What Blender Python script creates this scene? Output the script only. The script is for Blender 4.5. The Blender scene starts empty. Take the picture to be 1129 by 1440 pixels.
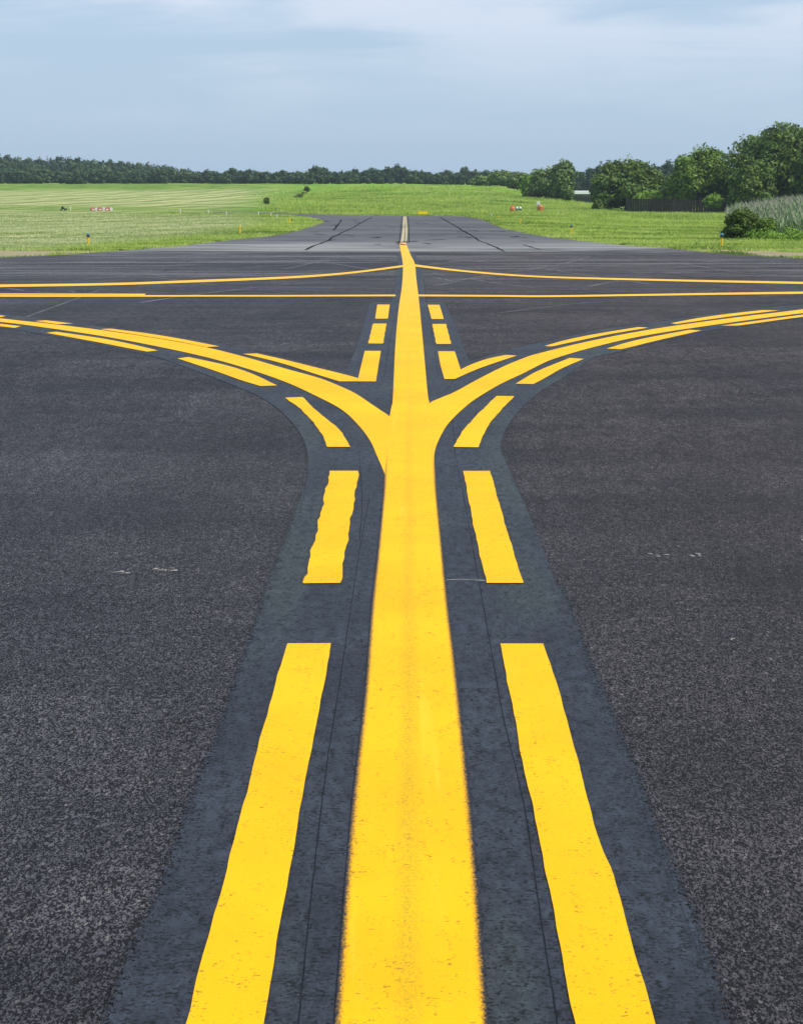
import bpy, bmesh, math, random
import numpy as np
from mathutils import Vector
from mathutils.geometry import tessellate_polygon
random.seed(7); RNG = np.random.default_rng(7)
R = math.radians
scene = bpy.context.scene
C = scene.collection

# ------------------------------------------------------------------ camera
PW, PH, F, YH, HC = 1129.0, 1440.0, 2425.0, 250.0, 1.62
TH = math.atan((PH/2-YH)/F)
cam = bpy.data.cameras.new('camera'); cam_o = bpy.data.objects.new('camera', cam); C.objects.link(cam_o)
cam.sensor_fit = 'VERTICAL'; cam.sensor_height = 24.0; cam.lens = F/PH*24.0
cam.clip_start = 0.1; cam.clip_end = 5000
cam_o.location = (0, 0, HC); cam_o.rotation_euler = (R(90)-TH, 0, 0)
scene.camera = cam_o

# ------------------------------------------------------------------ sky
SUN_EL, SUN_AZ = R(56), R(118)          # azimuth clockwise from +Y (ahead): the sun stands high to the right, a little behind
w = bpy.data.worlds.new('World'); scene.world = w; w.use_nodes = True
nt = w.node_tree; N = nt.nodes; L = nt.links; N.clear()
sky = N.new('ShaderNodeTexSky'); sky.sky_type = 'NISHITA'; sky.sun_disc = False
sky.sun_elevation = SUN_EL; sky.sun_rotation = SUN_AZ
sky.air_density = 1.0; sky.dust_density = 1.6; sky.ozone_density = 1.6; sky.altitude = 30
tc = N.new('ShaderNodeTexCoord')
mp = N.new('ShaderNodeMapping'); mp.inputs['Scale'].default_value = (3.0, 3.0, 22.0); mp.inputs['Rotation'].default_value = (0, R(-3), 0)
nz = N.new('ShaderNodeTexNoise'); nz.inputs['Scale'].default_value = 1.5; nz.inputs['Detail'].default_value = 7; nz.inputs['Roughness'].default_value = .55
nz.inputs['Distortion'].default_value = .5
L.new(tc.outputs['Generated'], mp.inputs['Vector']); L.new(mp.outputs[0], nz.inputs['Vector'])
cr = N.new('ShaderNodeMapRange'); cr.inputs[1].default_value = .42; cr.inputs[2].default_value = .66; cr.inputs[3].default_value = 0; cr.inputs[4].default_value = .85
cr.interpolation_type = 'SMOOTHSTEP'
L.new(nz.outputs[0], cr.inputs[0])
sep = N.new('ShaderNodeSeparateXYZ'); L.new(tc.outputs['Generated'], sep.inputs[0])
hr = N.new('ShaderNodeMapRange'); hr.inputs[1].default_value = .02; hr.inputs[2].default_value = .095; L.new(sep.outputs['Z'], hr.inputs[0])
mu = N.new('ShaderNodeMath'); mu.operation = 'MULTIPLY'; L.new(cr.outputs[0], mu.inputs[0]); L.new(hr.outputs[0], mu.inputs[1])
# thin high haze veil: greys the low sky a little everywhere, more in the cloud streaks
veil = N.new('ShaderNodeMix'); veil.data_type = 'RGBA'; veil.inputs[0].default_value = .7
veil.inputs[7].default_value = (4.9, 6.6, 8.7, 1)
L.new(sky.outputs[0], veil.inputs[6])
mix = N.new('ShaderNodeMix'); mix.data_type = 'RGBA'; mix.inputs[7].default_value = (7.0, 7.65, 8.9, 1)
L.new(mu.outputs[0], mix.inputs[0]); L.new(veil.outputs[2], mix.inputs[6])
bg = N.new('ShaderNodeBackground'); bg.inputs[1].default_value = .085
ou = N.new('ShaderNodeOutputWorld'); L.new(mix.outputs[2], bg.inputs[0]); L.new(bg.outputs[0], ou.inputs[0])

# ------------------------------------------------------------------ sun + exposure
sl = bpy.data.lights.new('sun', 'SUN'); sl.energy = 3.6; sl.angle = R(1.5); sl.color = (1, .95, .87)
so = bpy.data.objects.new('sun', sl); C.objects.link(so)
sd = Vector((math.sin(SUN_AZ)*math.cos(SUN_EL), math.cos(SUN_AZ)*math.cos(SUN_EL), math.sin(SUN_EL)))
so.rotation_euler = sd.to_track_quat('Z', 'Y').to_euler(); so.location = sd*300
vs = scene.view_settings; vs.view_transform = 'Standard'; vs.look = 'None'; vs.exposure = 0.35; vs.gamma = 1
scene.render.engine = 'CYCLES'
scene.cycles.volume_bounces = 0; scene.cycles.max_bounces = 6

# ------------------------------------------------------------------ terrain height
NEAR = [(-400, 1.62), (14, 1.62), (20, 1.68), (26, 1.80), (34, 2.02), (44, 2.24), (60, 2.50), (80, 2.86)]
TZ = [80, 120, 150, 200, 250, 300, 400, 500, 700, 1200, 3000]
TX = [-400, 0, 250, 400, 570, 690, 760, 830, 900, 1129, 1600]
TW = [[86.7, 58.6, 46, 35, 27, 20, 12, 7.5, 5, 3, 2],
      [86.7, 58.6, 46, 35, 27, 20, 12, 7.5, 5, 3, 2],
      [86.7, 58.6, 47, 36, 27, 19, 12, 7.5, 5, 3, 2],
      [86.7, 58.6, 48.5, 38, 27, 16, 11, 8, 5, 3, 2],
      [86.7, 58.6, 49, 38, 24, 11, 10, 8.5, 5, 3, 2],
      [86.7, 58.6, 50, 38, 24, 12, 12, 10, 7, 4, 2],
      [86.7, 60, 50, 41, 30, 22, 22, 15, 8, 4, 2],
      [86.7, 63, 53, 44, 36, 30, 25, 18, 10, 5, 2],
      [86.7, 66, 55, 49, 43, 38, 28, 20, 10, 5, 2],
      [86.7, 68, 57, 49, 43, 38, 28, 20, 10, 5, 2],
      [86.7, 68, 57, 49, 43, 38, 28, 20, 10, 5, 2]]
_nz = np.array([a for a, b in NEAR], float); _nh = np.array([b for a, b in NEAR])
_tz = np.array(TZ, float); _tx = (np.array(TX, float)-564.5)/F
_th = np.array(TW)*_tz[None, :]/F
def smooth_interp(x, xs, ys):
    """Catmull-Rom style (monotone-ish) interpolation, vectorised."""
    x = np.asarray(x, float)
    i = np.clip(np.searchsorted(xs, x)-1, 0, len(xs)-2)
    d = np.diff(ys)/np.diff(xs)
    m = np.empty(len(xs)); m[1:-1] = np.where(d[:-1]*d[1:] > 0, 2*d[:-1]*d[1:]/(d[:-1]+d[1:]+1e-12), 0); m[0] = 0 if abs(d[0]) < 1e-9 else d[0]; m[-1] = d[-1]
    h = xs[i+1]-xs[i]; t = np.clip((x-xs[i])/h, 0, 1)
    return ((2*t**3-3*t**2+1)*ys[i]+(t**3-2*t**2+t)*h*m[i]+(-2*t**3+3*t**2)*ys[i+1]+(t**3-t**2)*h*m[i+1])
def ground(X, Y):
    X = np.asarray(X, float); Y = np.asarray(Y, float)
    X, Y = np.broadcast_arrays(X, Y)
    near = smooth_interp(np.minimum(Y, 80), _nz, _nh)
    Yc = np.maximum(Y, 80.0)
    tx = np.clip(X/Yc, _tx[0], _tx[-1])
    cols = np.stack([smooth_interp(Yc, _tz, _th[k]) for k in range(len(_tx))])
    i = np.clip(np.searchsorted(_tx, tx)-1, 0, len(_tx)-2)
    t = (tx-_tx[i])/(_tx[i+1]-_tx[i]); t = t*t*(3-2*t)
    a = np.take_along_axis(cols, i[None], 0)[0]; b = np.take_along_axis(cols, (i+1)[None], 0)[0]
    far = a*(1-t)+b*t
    h = np.where(Y > 80, far, near)
    bump = 0.10*np.sin(X*.21+Y*.05)*np.sin(Y*.13+1)+.06*np.sin(X*.5+2)*np.sin(Y*.37-X*.11)
    h = h + bump*np.clip((Y-135)/40, 0, 1)
    return HC-h
def gz(x, y): return float(ground(np.array([x]), np.array([y]))[0])
ct, st = math.cos(TH), math.sin(TH)
def at(px, py):
    """ground point seen at photo pixel px, py"""
    u = (px-PW/2)/F; v = (py-PH/2)/F
    dx, dy, dz = u, ct-v*st, -(st+v*ct)
    if dz > -1e-4: dz = -1e-4
    t = np.concatenate([np.linspace(1, 60, 400), np.linspace(60.2, 900, 3000)])
    g = ground(dx*t, dy*t)+.032-(HC+dz*t)      # .032: thickness of the pavement sheets
    k = int(np.argmax(g > 0))
    if g[k] <= 0: k = len(t)-1
    if k == 0: return Vector((dx*t[0], dy*t[0]))
    f = g[k-1]/(g[k-1]-g[k]); tt = t[k-1]+(t[k]-t[k-1])*f
    return Vector((dx*tt, dy*tt))
def scr(px, Z):            # sideways position of a thing at distance Z
    return (px-PW/2)/F*Z
def height(py, Z):         # world height of a photo row at distance Z
    v = (py-PH/2)/F
    return HC-Z*(st+v*ct)/(ct-v*st)

# ------------------------------------------------------------------ helpers
def tag(o, label=None, cat=None, group=None, kind=None):
    if label: o['label'] = label
    if cat: o['category'] = cat
    if group: o['group'] = group
    if kind: o['kind'] = kind
    return o
def link(name, me, mat=None, parent=None):
    o = bpy.data.objects.new(name, me); C.objects.link(o)
    if mat: me.materials.append(mat)
    if parent: o.parent = parent
    return o
def empty(name, loc, rz=0):
    o = bpy.data.objects.new(name, None); C.objects.link(o); o.location = loc; o.rotation_euler.z = rz
    o.empty_display_size = .2
    return o
def np_mesh(name, V, quads=None, tris=None):
    me = bpy.data.meshes.new(name)
    fs = []
    V = np.asarray(V, np.float32)
    nq = 0 if quads is None else len(quads); ntr = 0 if tris is None else len(tris)
    me.vertices.add(len(V)); me.vertices.foreach_set('co', V.ravel())
    idx = np.concatenate(([quads.ravel()] if nq else [])+([tris.ravel()] if ntr else [])).astype(np.int32)
    me.loops.add(len(idx)); me.loops.foreach_set('vertex_index', idx)
    starts = np.concatenate((np.arange(nq)*4, nq*4+np.arange(ntr)*3)).astype(np.int32)
    me.polygons.add(nq+ntr); me.polygons.foreach_set('loop_start', starts)
    me.update(calc_edges=True); me.validate()
    return me
def catmull(P, n=6):
    P = [Vector(p[:2]) for p in P]
    if len(P) < 3: return P
    out = []
    for i in range(len(P)-1):
        p0 = P[i-1] if i else P[0]*2-P[1]; p1 = P[i]; p2 = P[i+1]; p3 = P[i+2] if i+2 < len(P) else P[-1]*2-P[-2]
        for k in range(n):
            t = k/n
            out.append(.5*((2*p1)+(p2-p0)*t+(2*p0-5*p1+4*p2-p3)*t*t+(3*p1-p0-3*p2+p3)*t**3))
    out.append(P[-1]); return out
def drape(name, polys, mat, off, parent=None, sy=1.0, sx=4.0, acr=None, step=0.0006):
    """flat world polygons laid on the terrain as ONE sheet mesh; acr = (left, right) edge lists for an across coordinate"""
    bm = bmesh.new()
    lay = []
    for k, P in enumerate(polys):
        vs_ = [bm.verts.new((p[0], p[1], k*step)) for p in P]
        for t in tessellate_polygon([[Vector((p[0], p[1], 0)) for p in P]]):
            try: bm.faces.new([vs_[i] for i in t])
            except ValueError: pass
    ys = [v.co.y for v in bm.verts]; xs = [v.co.x for v in bm.verts]
    y = math.ceil(min(ys)/sy)*sy
    while y < max(ys):
        if not (-40 < y < 13):
            bmesh.ops.bisect_plane(bm, geom=bm.verts[:]+bm.edges[:]+bm.faces[:], plane_co=(0, y, 0), plane_no=(0, 1, 0), dist=1e-5)
        y += sy
    x = math.ceil(min(xs)/sx)*sx
    while x < max(xs):
        bmesh.ops.bisect_plane(bm, geom=bm.verts[:]+bm.edges[:]+bm.faces[:], plane_co=(x, 0, 0), plane_no=(1, 0, 0), dist=1e-5)
        x += sx
    bmesh.ops.triangulate(bm, faces=bm.faces[:])
    for f in bm.faces:
        f.normal_update()
        if f.normal.z < 0: f.normal_flip()
    co = np.array([v.co[:] for v in bm.verts]); g = ground(co[:, 0], co[:, 1])
    for v, z in zip(bm.verts, g): v.co.z = z+off+v.co.z
    me = bpy.data.meshes.new(name); bm.to_mesh(me); bm.free()
    if acr:
        l = np.array([p[:] for p in acr[0]]); r = np.array([p[:] for p in acr[1]])
        l = l[np.argsort(l[:, 1])]; r = r[np.argsort(r[:, 1])]
        xl = np.interp(co[:, 1], l[:, 1], l[:, 0]); xr = np.interp(co[:, 1], r[:, 1], r[:, 0])
        at_ = me.attributes.new('across', 'FLOAT', 'POINT'); at_.data.foreach_set('value', ((co[:, 0]-xl)/(xr-xl)).astype(np.float32))
    return link(name, me, mat, parent)
def W(pts): return [at(*p) for p in pts]

# ------------------------------------------------------------------ materials
def material(name):
    m = bpy.data.materials.new(name); m.use_nodes = True
    n = m.node_tree.nodes; b = n['Principled BSDF']
    return m, n, m.node_tree.links, b
class G:
    """small node-graph helper"""
    def __init__(s, name):
        s.m, s.n, s.l, s.b = material(name)
        s.tc = s.n.new('ShaderNodeTexCoord').outputs['Object']
    def mapping(s, scale=(1, 1, 1), rot=(0, 0, 0), src=None):
        k = s.n.new('ShaderNodeMapping'); k.inputs['Scale'].default_value = scale; k.inputs['Rotation'].default_value = rot
        s.l.new(src or s.tc, k.inputs['Vector']); return k.outputs[0]
    def noise(s, scale, detail=4, rough=.5, vec=None, dist=0):
        k = s.n.new('ShaderNodeTexNoise'); k.inputs['Scale'].default_value = scale; k.inputs['Detail'].default_value = detail
        k.inputs['Roughness'].default_value = rough; k.inputs['Distortion'].default_value = dist
        s.l.new(vec or s.tc, k.inputs['Vector']); return k.outputs[0]
    def vor(s, scale, vec=None, out='Distance', feature='F1'):
        k = s.n.new('ShaderNodeTexVoronoi'); k.inputs['Scale'].default_value = scale; k.feature = feature
        s.l.new(vec or s.tc, k.inputs['Vector']); return k.outputs[out]
    def rng(s, src, a, b, c=0, d=1, smooth=True):
        k = s.n.new('ShaderNodeMapRange'); k.interpolation_type = 'SMOOTHSTEP' if smooth else 'LINEAR'
        for i, v in enumerate((a, b, c, d)): k.inputs[i+1].default_value = v
        s.l.new(src, k.inputs[0]); return k.outputs[0]
    def math(s, op, a, b=None):
        k = s.n.new('ShaderNodeMath'); k.operation = op
        for i, v in enumerate((a, b)):
            if v is None: continue
            if isinstance(v, (int, float)): k.inputs[i].default_value = v
            else: s.l.new(v, k.inputs[i])
        return k.outputs[0]
    def mix(s, f, a, b, mode='MIX'):
        k = s.n.new('ShaderNodeMix'); k.data_type = 'RGBA'; k.blend_type = mode
        for i, v in ((0, f), (6, a), (7, b)):
            if isinstance(v, (int, float)): k.inputs[i].default_value = v
            elif isinstance(v, tuple): k.inputs[i].default_value = (*v, 1) if len(v) == 3 else v
            else: s.l.new(v, k.inputs[i])
        return k.outputs[2]
    def attr(s, name, out='Fac'):
        k = s.n.new('ShaderNodeAttribute'); k.attribute_name = name; return k.outputs[out]
    def xyz(s, src=None):
        k = s.n.new('ShaderNodeSeparateXYZ'); s.l.new(src or s.tc, k.inputs[0]); return k.outputs
    def col(s, c): s.l.new(c, s.b.inputs['Base Color']) if not isinstance(c, tuple) else setattr(s.b.inputs['Base Color'], 'default_value', (*c, 1))
    def rough(s, r):
        if isinstance(r, (int, float)): s.b.inputs['Roughness'].default_value = r
        else: s.l.new(r, s.b.inputs['Roughness'])
    def spec(s, v): s.b.inputs['Specular IOR Level'].default_value = v
    def bump(s, h, strength=.5, dist=.01):
        k = s.n.new('ShaderNodeBump'); k.inputs['Strength'].default_value = strength; k.inputs['Distance'].default_value = dist
        s.l.new(h, k.inputs['Height']); s.l.new(k.outputs[0], s.b.inputs['Normal'])

def asphalt_mat():
    g = G('new_asphalt')
    x, y, z = g.xyz()
    mv = g.mapping((1, .5, 1)); stones = g.vor(260, mv, out='Color'); sx = g.xyz(stones)[0]
    stones2 = g.vor(150, mv, out='Color'); sx2 = g.xyz(stones2)[1]
    mid_ = g.noise(11, 8, .95, g.mapping((1, .35, 1))); fine = g.noise(260, 3, .6, mv); coarse = g.noise(34, 7, .9, g.mapping((1, .5, 1)))
    s = g.math('ADD', g.math('MULTIPLY', sx, .55), g.math('MULTIPLY', fine, .6))
    lite = g.rng(s, .46, .82)
    patch = g.noise(.55, 7, .68)
    streak = g.noise(1.0, 5, .6, g.mapping((.16, .9, 1), (0, 0, -.4)), .6)
    streak2 = g.noise(1.0, 4, .6, g.mapping((1.3, .12, 1), (0, 0, R(-12))), .3)
    side = g.rng(x, -2.5, 2.5)
    dark = g.mix(side, (.006, .0064, .0084), (.0078, .0070, .0082))
    pale = g.mix(side, (.068, .070, .084), (.070, .064, .070))
    c = g.mix(lite, dark, pale)
    bright = g.rng(sx2, .975, .995)
    c = g.mix(g.math('MULTIPLY', bright, .45), c, (.19, .18, .175))
    c = g.mix(1.0, c, g.mix(g.rng(patch, .32, .68), (.72, .72, .74), (1.32, 1.30, 1.27)), 'MULTIPLY')
    c = g.mix(1.0, c, g.mix(g.rng(streak, .3, .72), (.78, .79, .80), (1.24, 1.23, 1.22)), 'MULTIPLY')
    c = g.mix(1.0, c, g.mix(g.rng(streak2, .3, .75), (.9, .9, .9), (1.16, 1.15, 1.14)), 'MULTIPLY')
    # pale dusty swirls left by turning wheels, further out on the crossing
    sw = g.noise(1.0, 6, .72, g.mapping((.10, .75, 1), (0, 0, R(8))), 1.6)
    far = g.rng(y, 22, 48)
    c = g.mix(g.math('MULTIPLY', g.math('MULTIPLY', g.rng(sw, .47, .60), far), .75), c, (.145, .143, .15))
    c = g.mix(1.0, c, g.mix(g.rng(coarse, .36, .64), (.52, .52, .54), (1.42, 1.40, 1.38)), 'MULTIPLY')
    c = g.mix(g.rng(y, 5, 14), c, g.mix(1.0, c, g.mix(g.rng(mid_, .38, .62), (.58, .58, .60), (1.6, 1.58, 1.55)), 'MULTIPLY'))
    g.col(c); g.rough(g.rng(patch, .3, .7, .75, .9)); g.spec(.16)
    g.bump(g.math('ADD', g.math('MULTIPLY', s, 1.0), g.math('MULTIPLY', patch, .6)), .9, .005)
    return g.m
def old_asphalt_mat():
    g = G('old_asphalt')
    x, y, z = g.xyz()
    p = g.noise(1.0, 6, .65, g.mapping((.12, .5, 1)), .6)
    q = g.noise(1.0, 6, .75, g.mapping((.5, 1.1, 1)))
    c = g.mix(g.rng(p, .3, .7), (.034, .034, .038), (.100, .098, .102))
    c = g.mix(g.rng(q, .52, .72, 0, .6), c, (.045, .043, .048))
    band = g.math('MULTIPLY', g.rng(y, 56, 58), g.rng(y, 84, 66))
    c = g.mix(g.math('MULTIPLY', band, g.rng(p, .36, .60, .12, .95)), c, (.23, .225, .215))
    g.col(c); g.rough(.78); g.spec(.35); g.bump(q, .4, .01)
    return g.m
def slate_mat(fringe=False):
    g = G('overspray' if fringe else 'black_border_paint')
    x, y, z = g.xyz()
    pores = g.noise(1.0, 4, .7, g.mapping((75, 100, 60)))
    pores2 = g.noise(1.0, 3, .6, g.mapping((26, 15, 30)))
    h = g.math('ADD', g.math('MULTIPLY', pores, .7), g.math('MULTIPLY', pores2, .3))
    big = g.noise(1.6, 5, .6)
    green = g.noise(1.0, 3, .5, g.mapping((2.5, .35, 1)))
    c = g.mix(g.rng(big, .3, .7), (.0165, .0200, .0290), (.029, .0350, .0480))
    c = g.mix(g.rng(green, .50, .62, 0, .6), c, (.040, .049, .046))
    c = g.mix(g.rng(h, .495, .435, 0, .92), c, (.004, .0045, .006))
    c = g.mix(g.rng(g.noise(230, 2), .68, .78, 0, .35), c, (.12, .125, .14))
    coarse = g.noise(30, 7, .8, g.mapping((1, .45, 1)))
    c = g.mix(1.0, c, g.mix(g.rng(coarse, .36, .64), (.62, .62, .64), (1.4, 1.4, 1.4)), 'MULTIPLY')
    if fringe:
        nn = g.noise(1.0, 5, .8, g.mapping((95, 48, 60))); a = g.attr('across')
        al = g.rng(g.math('ADD', g.math('SUBTRACT', a, .62), g.math('MULTIPLY', g.math('SUBTRACT', nn, .5), 3.0)), -.10, .12)
        g.l.new(al, g.b.inputs['Alpha'])
    g.col(c); g.rough(g.rng(h, .35, .5, .8, .6)); g.spec(.24); g.bump(g.math('ADD', h, g.math('MULTIPLY', coarse, .5)), .9, .007)
    return g.m
def yellow_mat(center=False):
    g = G('yellow_centre_paint' if center else 'yellow_paint')
    x, y, z = g.xyz()
    pores = g.noise(1.0, 4, .68, g.mapping((85, 100, 60)))
    pores2 = g.noise(1.0, 3, .6, g.mapping((24, 15, 30)))
    h = g.math('ADD', g.math('MULTIPLY', pores, .72), g.math('MULTIPLY', pores2, .28))
    big = g.noise(1.3, 5, .6)
    c = g.mix(g.rng(big, .3, .7), (.74, .365, .002), (.82, .425, .003))
    far = g.rng(y, 14, 34)
    c = g.mix(far, c, (.76, .405, .03))
    cover = g.noise(1.0, 3, .6, g.mapping((3, 1.2, 1)))
    thr = g.rng(cover, .3, .7, .385, .435, False)
    hole = g.rng(g.math('SUBTRACT', thr, h), -.006, .03)
    c = g.mix(g.math('MULTIPLY', hole, .7), c, (.10, .085, .02))
    if center:
        a = g.attr('across')
        e = g.math('MINIMUM', a, g.math('SUBTRACT', 1.0, a))
        nn = g.noise(1.0, 5, .85, g.mapping((190, 110, 90)))
        nearm = g.rng(y, 10.5, 8.5)
        edge = g.rng(g.math('ADD', e, g.math('MULTIPLY', g.math('SUBTRACT', nn, .5), .13)), .004, .062, 1, 0)
        edge = g.math('MULTIPLY', edge, nearm)
        mid = g.rng(g.math('ABSOLUTE', g.math('SUBTRACT', a, .475)), .0, .15, 1, 0)
        mid = g.math('MULTIPLY', g.math('MULTIPLY', mid, g.rng(nn, .47, .57)), g.rng(y, 20, 5))
        c = g.mix(g.math('MULTIPLY', mid, .8), c, (.30, .25, .015))
        tyre = g.noise(1.0, 4, .6, g.mapping((14, .7, 1), (0, 0, R(-7))), .4)
        c = g.mix(g.rng(tyre, .55, .72, 0, .35), c, (.86, .50, .04))
        c = g.mix(edge, c, (.018, .021, .030))
    g.col(c); g.rough(.65); g.spec(.12); g.bump(h, .5, .005)
    return g.m
def faded_mat():
    g = G('worn_old_paint')
    h = g.noise(5, 5, .7)
    g.col(g.mix(g.rng(h, .36, .52), (.10, .08, .05), (.46, .37, .20))); g.rough(.8)
    return g.m
def plain(name, c, rough=.6, var=.15, scale=8, spec=.4):
    g = G(name); n = g.noise(scale, 5, .6)
    lo = tuple(v*(1-var) for v in c); hi = tuple(min(1, v*(1+var)) for v in c)
    g.col(g.mix(n, lo, hi)); g.rough(rough); g.spec(spec); return g.m

def ground_mat():
    g = G('meadow_ground')
    x, y, z = g.xyz()
    straw = g.attr('straw'); mound = g.attr('mound'); soil = g.attr('soil')
    n1 = g.noise(.35, 6, .65); n2 = g.noise(2.4, 6, .7); n3 = g.noise(1.0, 6, .65, g.mapping((.05, .28, 1)), .4)
    green = g.mix(g.rng(n2, .32, .68), (.06, .13, .015), (.17, .32, .035))
    green = g.mix(g.rng(n1, .35, .7, 0, .55), green, (.22, .34, .055))
    green = g.mix(g.rng(n3, .5, .68, 0, .75), green, (.075, .14, .03))
    lush = g.mix(g.rng(n2, .35, .65), (.10, .22, .015), (.28, .50, .035))
    lush = g.mix(g.rng(n3, .50, .66, 0, .6), lush, (.05, .11, .018))
    c = g.mix(mound, green, lush)
    n4 = g.noise(1.0, 5, .7, g.mapping((.10, .035, 1), (0, 0, R(10))), .8)
    c = g.mix(g.rng(n4, .46, .60, 0, .7), c, (.30, .37, .085))
    c = g.mix(g.rng(n4, .46, .34, 0, .65), c, (.075, .135, .03))
    n5 = g.noise(1.0, 6, .75, g.mapping((.16, .60, 1)), .5)
    c = g.mix(g.rng(n5, .50, .60, 0, .6), c, (.07, .125, .028))
    # mown hay left in rows
    k = g.n.new('ShaderNodeTexWave'); k.wave_type = 'BANDS'; k.bands_direction = 'X'
    k.inputs['Scale'].default_value = .073; k.inputs['Distortion'].default_value = 1.6; k.inputs['Detail'].default_value = 3; k.inputs['Detail Scale'].default_value = .25
    g.l.new(g.mapping((1, 1, 1), (0, 0, R(21))), k.inputs['Vector'])
    rows = g.rng(k.outputs['Fac'], .15, .75)
    hay = g.mix(g.rng(n2, .3, .7), (.36, .38, .15), (.66, .64, .30))
    haydark = g.mix(g.rng(n2, .3, .7), (.12, .18, .045), (.26, .32, .11))
    hay = g.mix(rows, haydark, hay)
    hay = g.mix(g.rng(n3, .45, .7, 0, .6), hay, (.20, .26, .09))
    c = g.mix(g.math('MULTIPLY', straw, g.rng(n1, .2, .6, .55, 1)), c, hay)
    c = g.mix(soil, c, g.mix(n2, (.22, .17, .085), (.42, .34, .17)))
    g.col(c); g.rough(.95); g.spec(.1)
    g.bump(g.math('ADD', n2, g.math('MULTIPLY', g.noise(14, 3), .3)), 1.0, .35)
    return g.m
def leaf_mat(name, a, b, c3=None, scale=.5):
    g = G(name)
    r = g.n.new('ShaderNodeNewGeometry').outputs['Random Per Island']
    n = g.noise(scale, 3)
    c = g.mix(r, a, b)
    if c3: c = g.mix(g.rng(n, .45, .62), c, c3)
    g.col(c); g.rough(.6); g.spec(.25)
    tr = g.n.new('ShaderNodeBsdfTranslucent'); g.l.new(c, tr.inputs[0])
    ms = g.n.new('ShaderNodeMixShader'); ms.inputs[0].default_value = .16
    out = g.n['Material Output']
    g.l.new(g.b.outputs[0], ms.inputs[1]); g.l.new(tr.outputs[0], ms.inputs[2]); g.l.new(ms.outputs[0], out.inputs[0])
    return g.m
def bark_mat(): 
    g = G('bark'); h = g.noise(1.0, 6, .7, g.mapping((9, 9, 1.6)))
    g.col(g.mix(g.rng(h, .3, .7), (.035, .027, .02), (.13, .105, .08))); g.rough(.9); g.bump(h, .8, .03); return g.m

M = dict(asphalt=asphalt_mat(), old=old_asphalt_mat(), slate=slate_mat(), yel=yellow_mat(), yelc=yellow_mat(True), faded=faded_mat(),
         ground=ground_mat(), bark=bark_mat(),
         rim=plain('dusty_rim', (.040, .046, .058), .9, .4, 40, .1),
         seam=plain('paint_seam', (.0095, .0115, .016), .85, .3, 9, .1),
         darkdust=plain('dark_tyre_rubber', (.022, .022, .026), .9, .4, 4, .1),
         scuff=plain('chalky_scuff', (.33, .31, .29), .9, .4, 60),
         dust=plain('tyre_dust', (.105, .103, .108), .9, .35, 4),
         seal=plain('crack_sealant', (.006, .006, .007), .9, .3, 5, .05),
         soil=plain('sandy_soil', (.25, .20, .11), .95, .35, 3),
         yplastic=plain('yellow_plastic', (.78, .50, .02), .45, .1), black=plain('black_metal', (.02, .02, .022), .5, .2),
         blue=plain('blue_lens', (.05, .15, .29), .15, .1), pale=plain('pale_marker', (.62, .60, .42), .6, .15),
         orange=plain('orange_plastic', (.50, .14, .075), .6, .2, 5), orangeb=plain('rusty_orange_plastic', (.42, .135, .04), .6, .3, 5),
         white=plain('white_plastic', (.74, .73, .70), .5, .1, 5), greenb=plain('green_enamel', (.05, .13, .085), .5, .2, 5),
         sign=plain('yellow_sign_face', (.85, .62, .01), .4, .06, 5), grey=plain('grey_metal', (.30, .30, .31), .45, .15),
         fence=plain('weathered_dark_timber', (.040, .034, .030), .85, .5, 3), roofw=plain('white_sheet_roof', (.75, .75, .76), .4, .06),
         wall=plain('blue_grey_siding', (.13, .14, .16), .7, .2, 2), glass=plain('window_glass', (.03, .04, .05), .1, .1),
         leafA=leaf_mat('maple_leaves', (.018, .045, .006), (.20, .31, .03), (.13, .22, .025)),
         leafB=leaf_mat('dark_oak_leaves', (.012, .03, .006), (.155, .235, .028), (.095, .165, .026)),
         leafC=leaf_mat('yellow_green_leaves', (.11, .20, .02), (.24, .40, .045)),
         leafD=leaf_mat('grey_green_leaves', (.022, .05, .016), (.23, .33, .08), (.12, .19, .05)),
         leafF=leaf_mat('far_leaves', (.012, .032, .012), (.095, .155, .042), (.04, .08, .025), .06),
         reed=leaf_mat('reed_blades', (.09, .16, .07), (.26, .35, .17)),
         plume=leaf_mat('reed_plumes', (.22, .22, .16), (.38, .37, .29)),
         )

# ------------------------------------------------------------------ the ground sheet
PAVE_L = [(-700, 392), (-300, 373), (0, 361.8), (70.9, 359), (120, 355.8), (170, 352.5), (248, 346.5), (319, 338.4), (380, 332), (415, 325.3), (444, 316.4), (453.5, 313.4), (449, 309), (435, 306.4), (422, 304.5), (401, 302.3), (370, 300.9), (310, 299.9), (240, 299.1)]
PAVE_T = [(240, 298.9), (310, 298.5), (380, 298.9), (415, 300.3), (470, 302), (521, 303), (567, 303.8), (592.6, 303.6), (642, 304), (663, 305.8), (685, 311), (700, 318), (717, 323.2), (748, 329.5), (774, 333.8), (811, 338.2), (840, 341.3), (880, 345.2), (946, 349.6), (990, 354), (1056, 359.5), (1129, 363.3), (1500, 380), (1900, 395)]
pl = catmull(W(PAVE_L), 4); ptt = catmull(W(PAVE_T), 4)
pave_poly = pl+ptt+[Vector((60, 34)), Vector((60, -14)), Vector((-60, -14)), Vector((-60, 34))]
def inside(poly, X, Y):
    P = np.array([p[:] for p in poly]); res = np.zeros(X.shape, bool)
    x0, y0 = P[-1]
    for x1, y1 in P:
        c = ((y1 > Y) != (y0 > Y))
        xi = (x0-x1)*(Y-y1)/((y0-y1) if y0 != y1 else 1e-9)+x1
        res ^= c & (X < xi); x0, y0 = x1, y1
    return res
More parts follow.
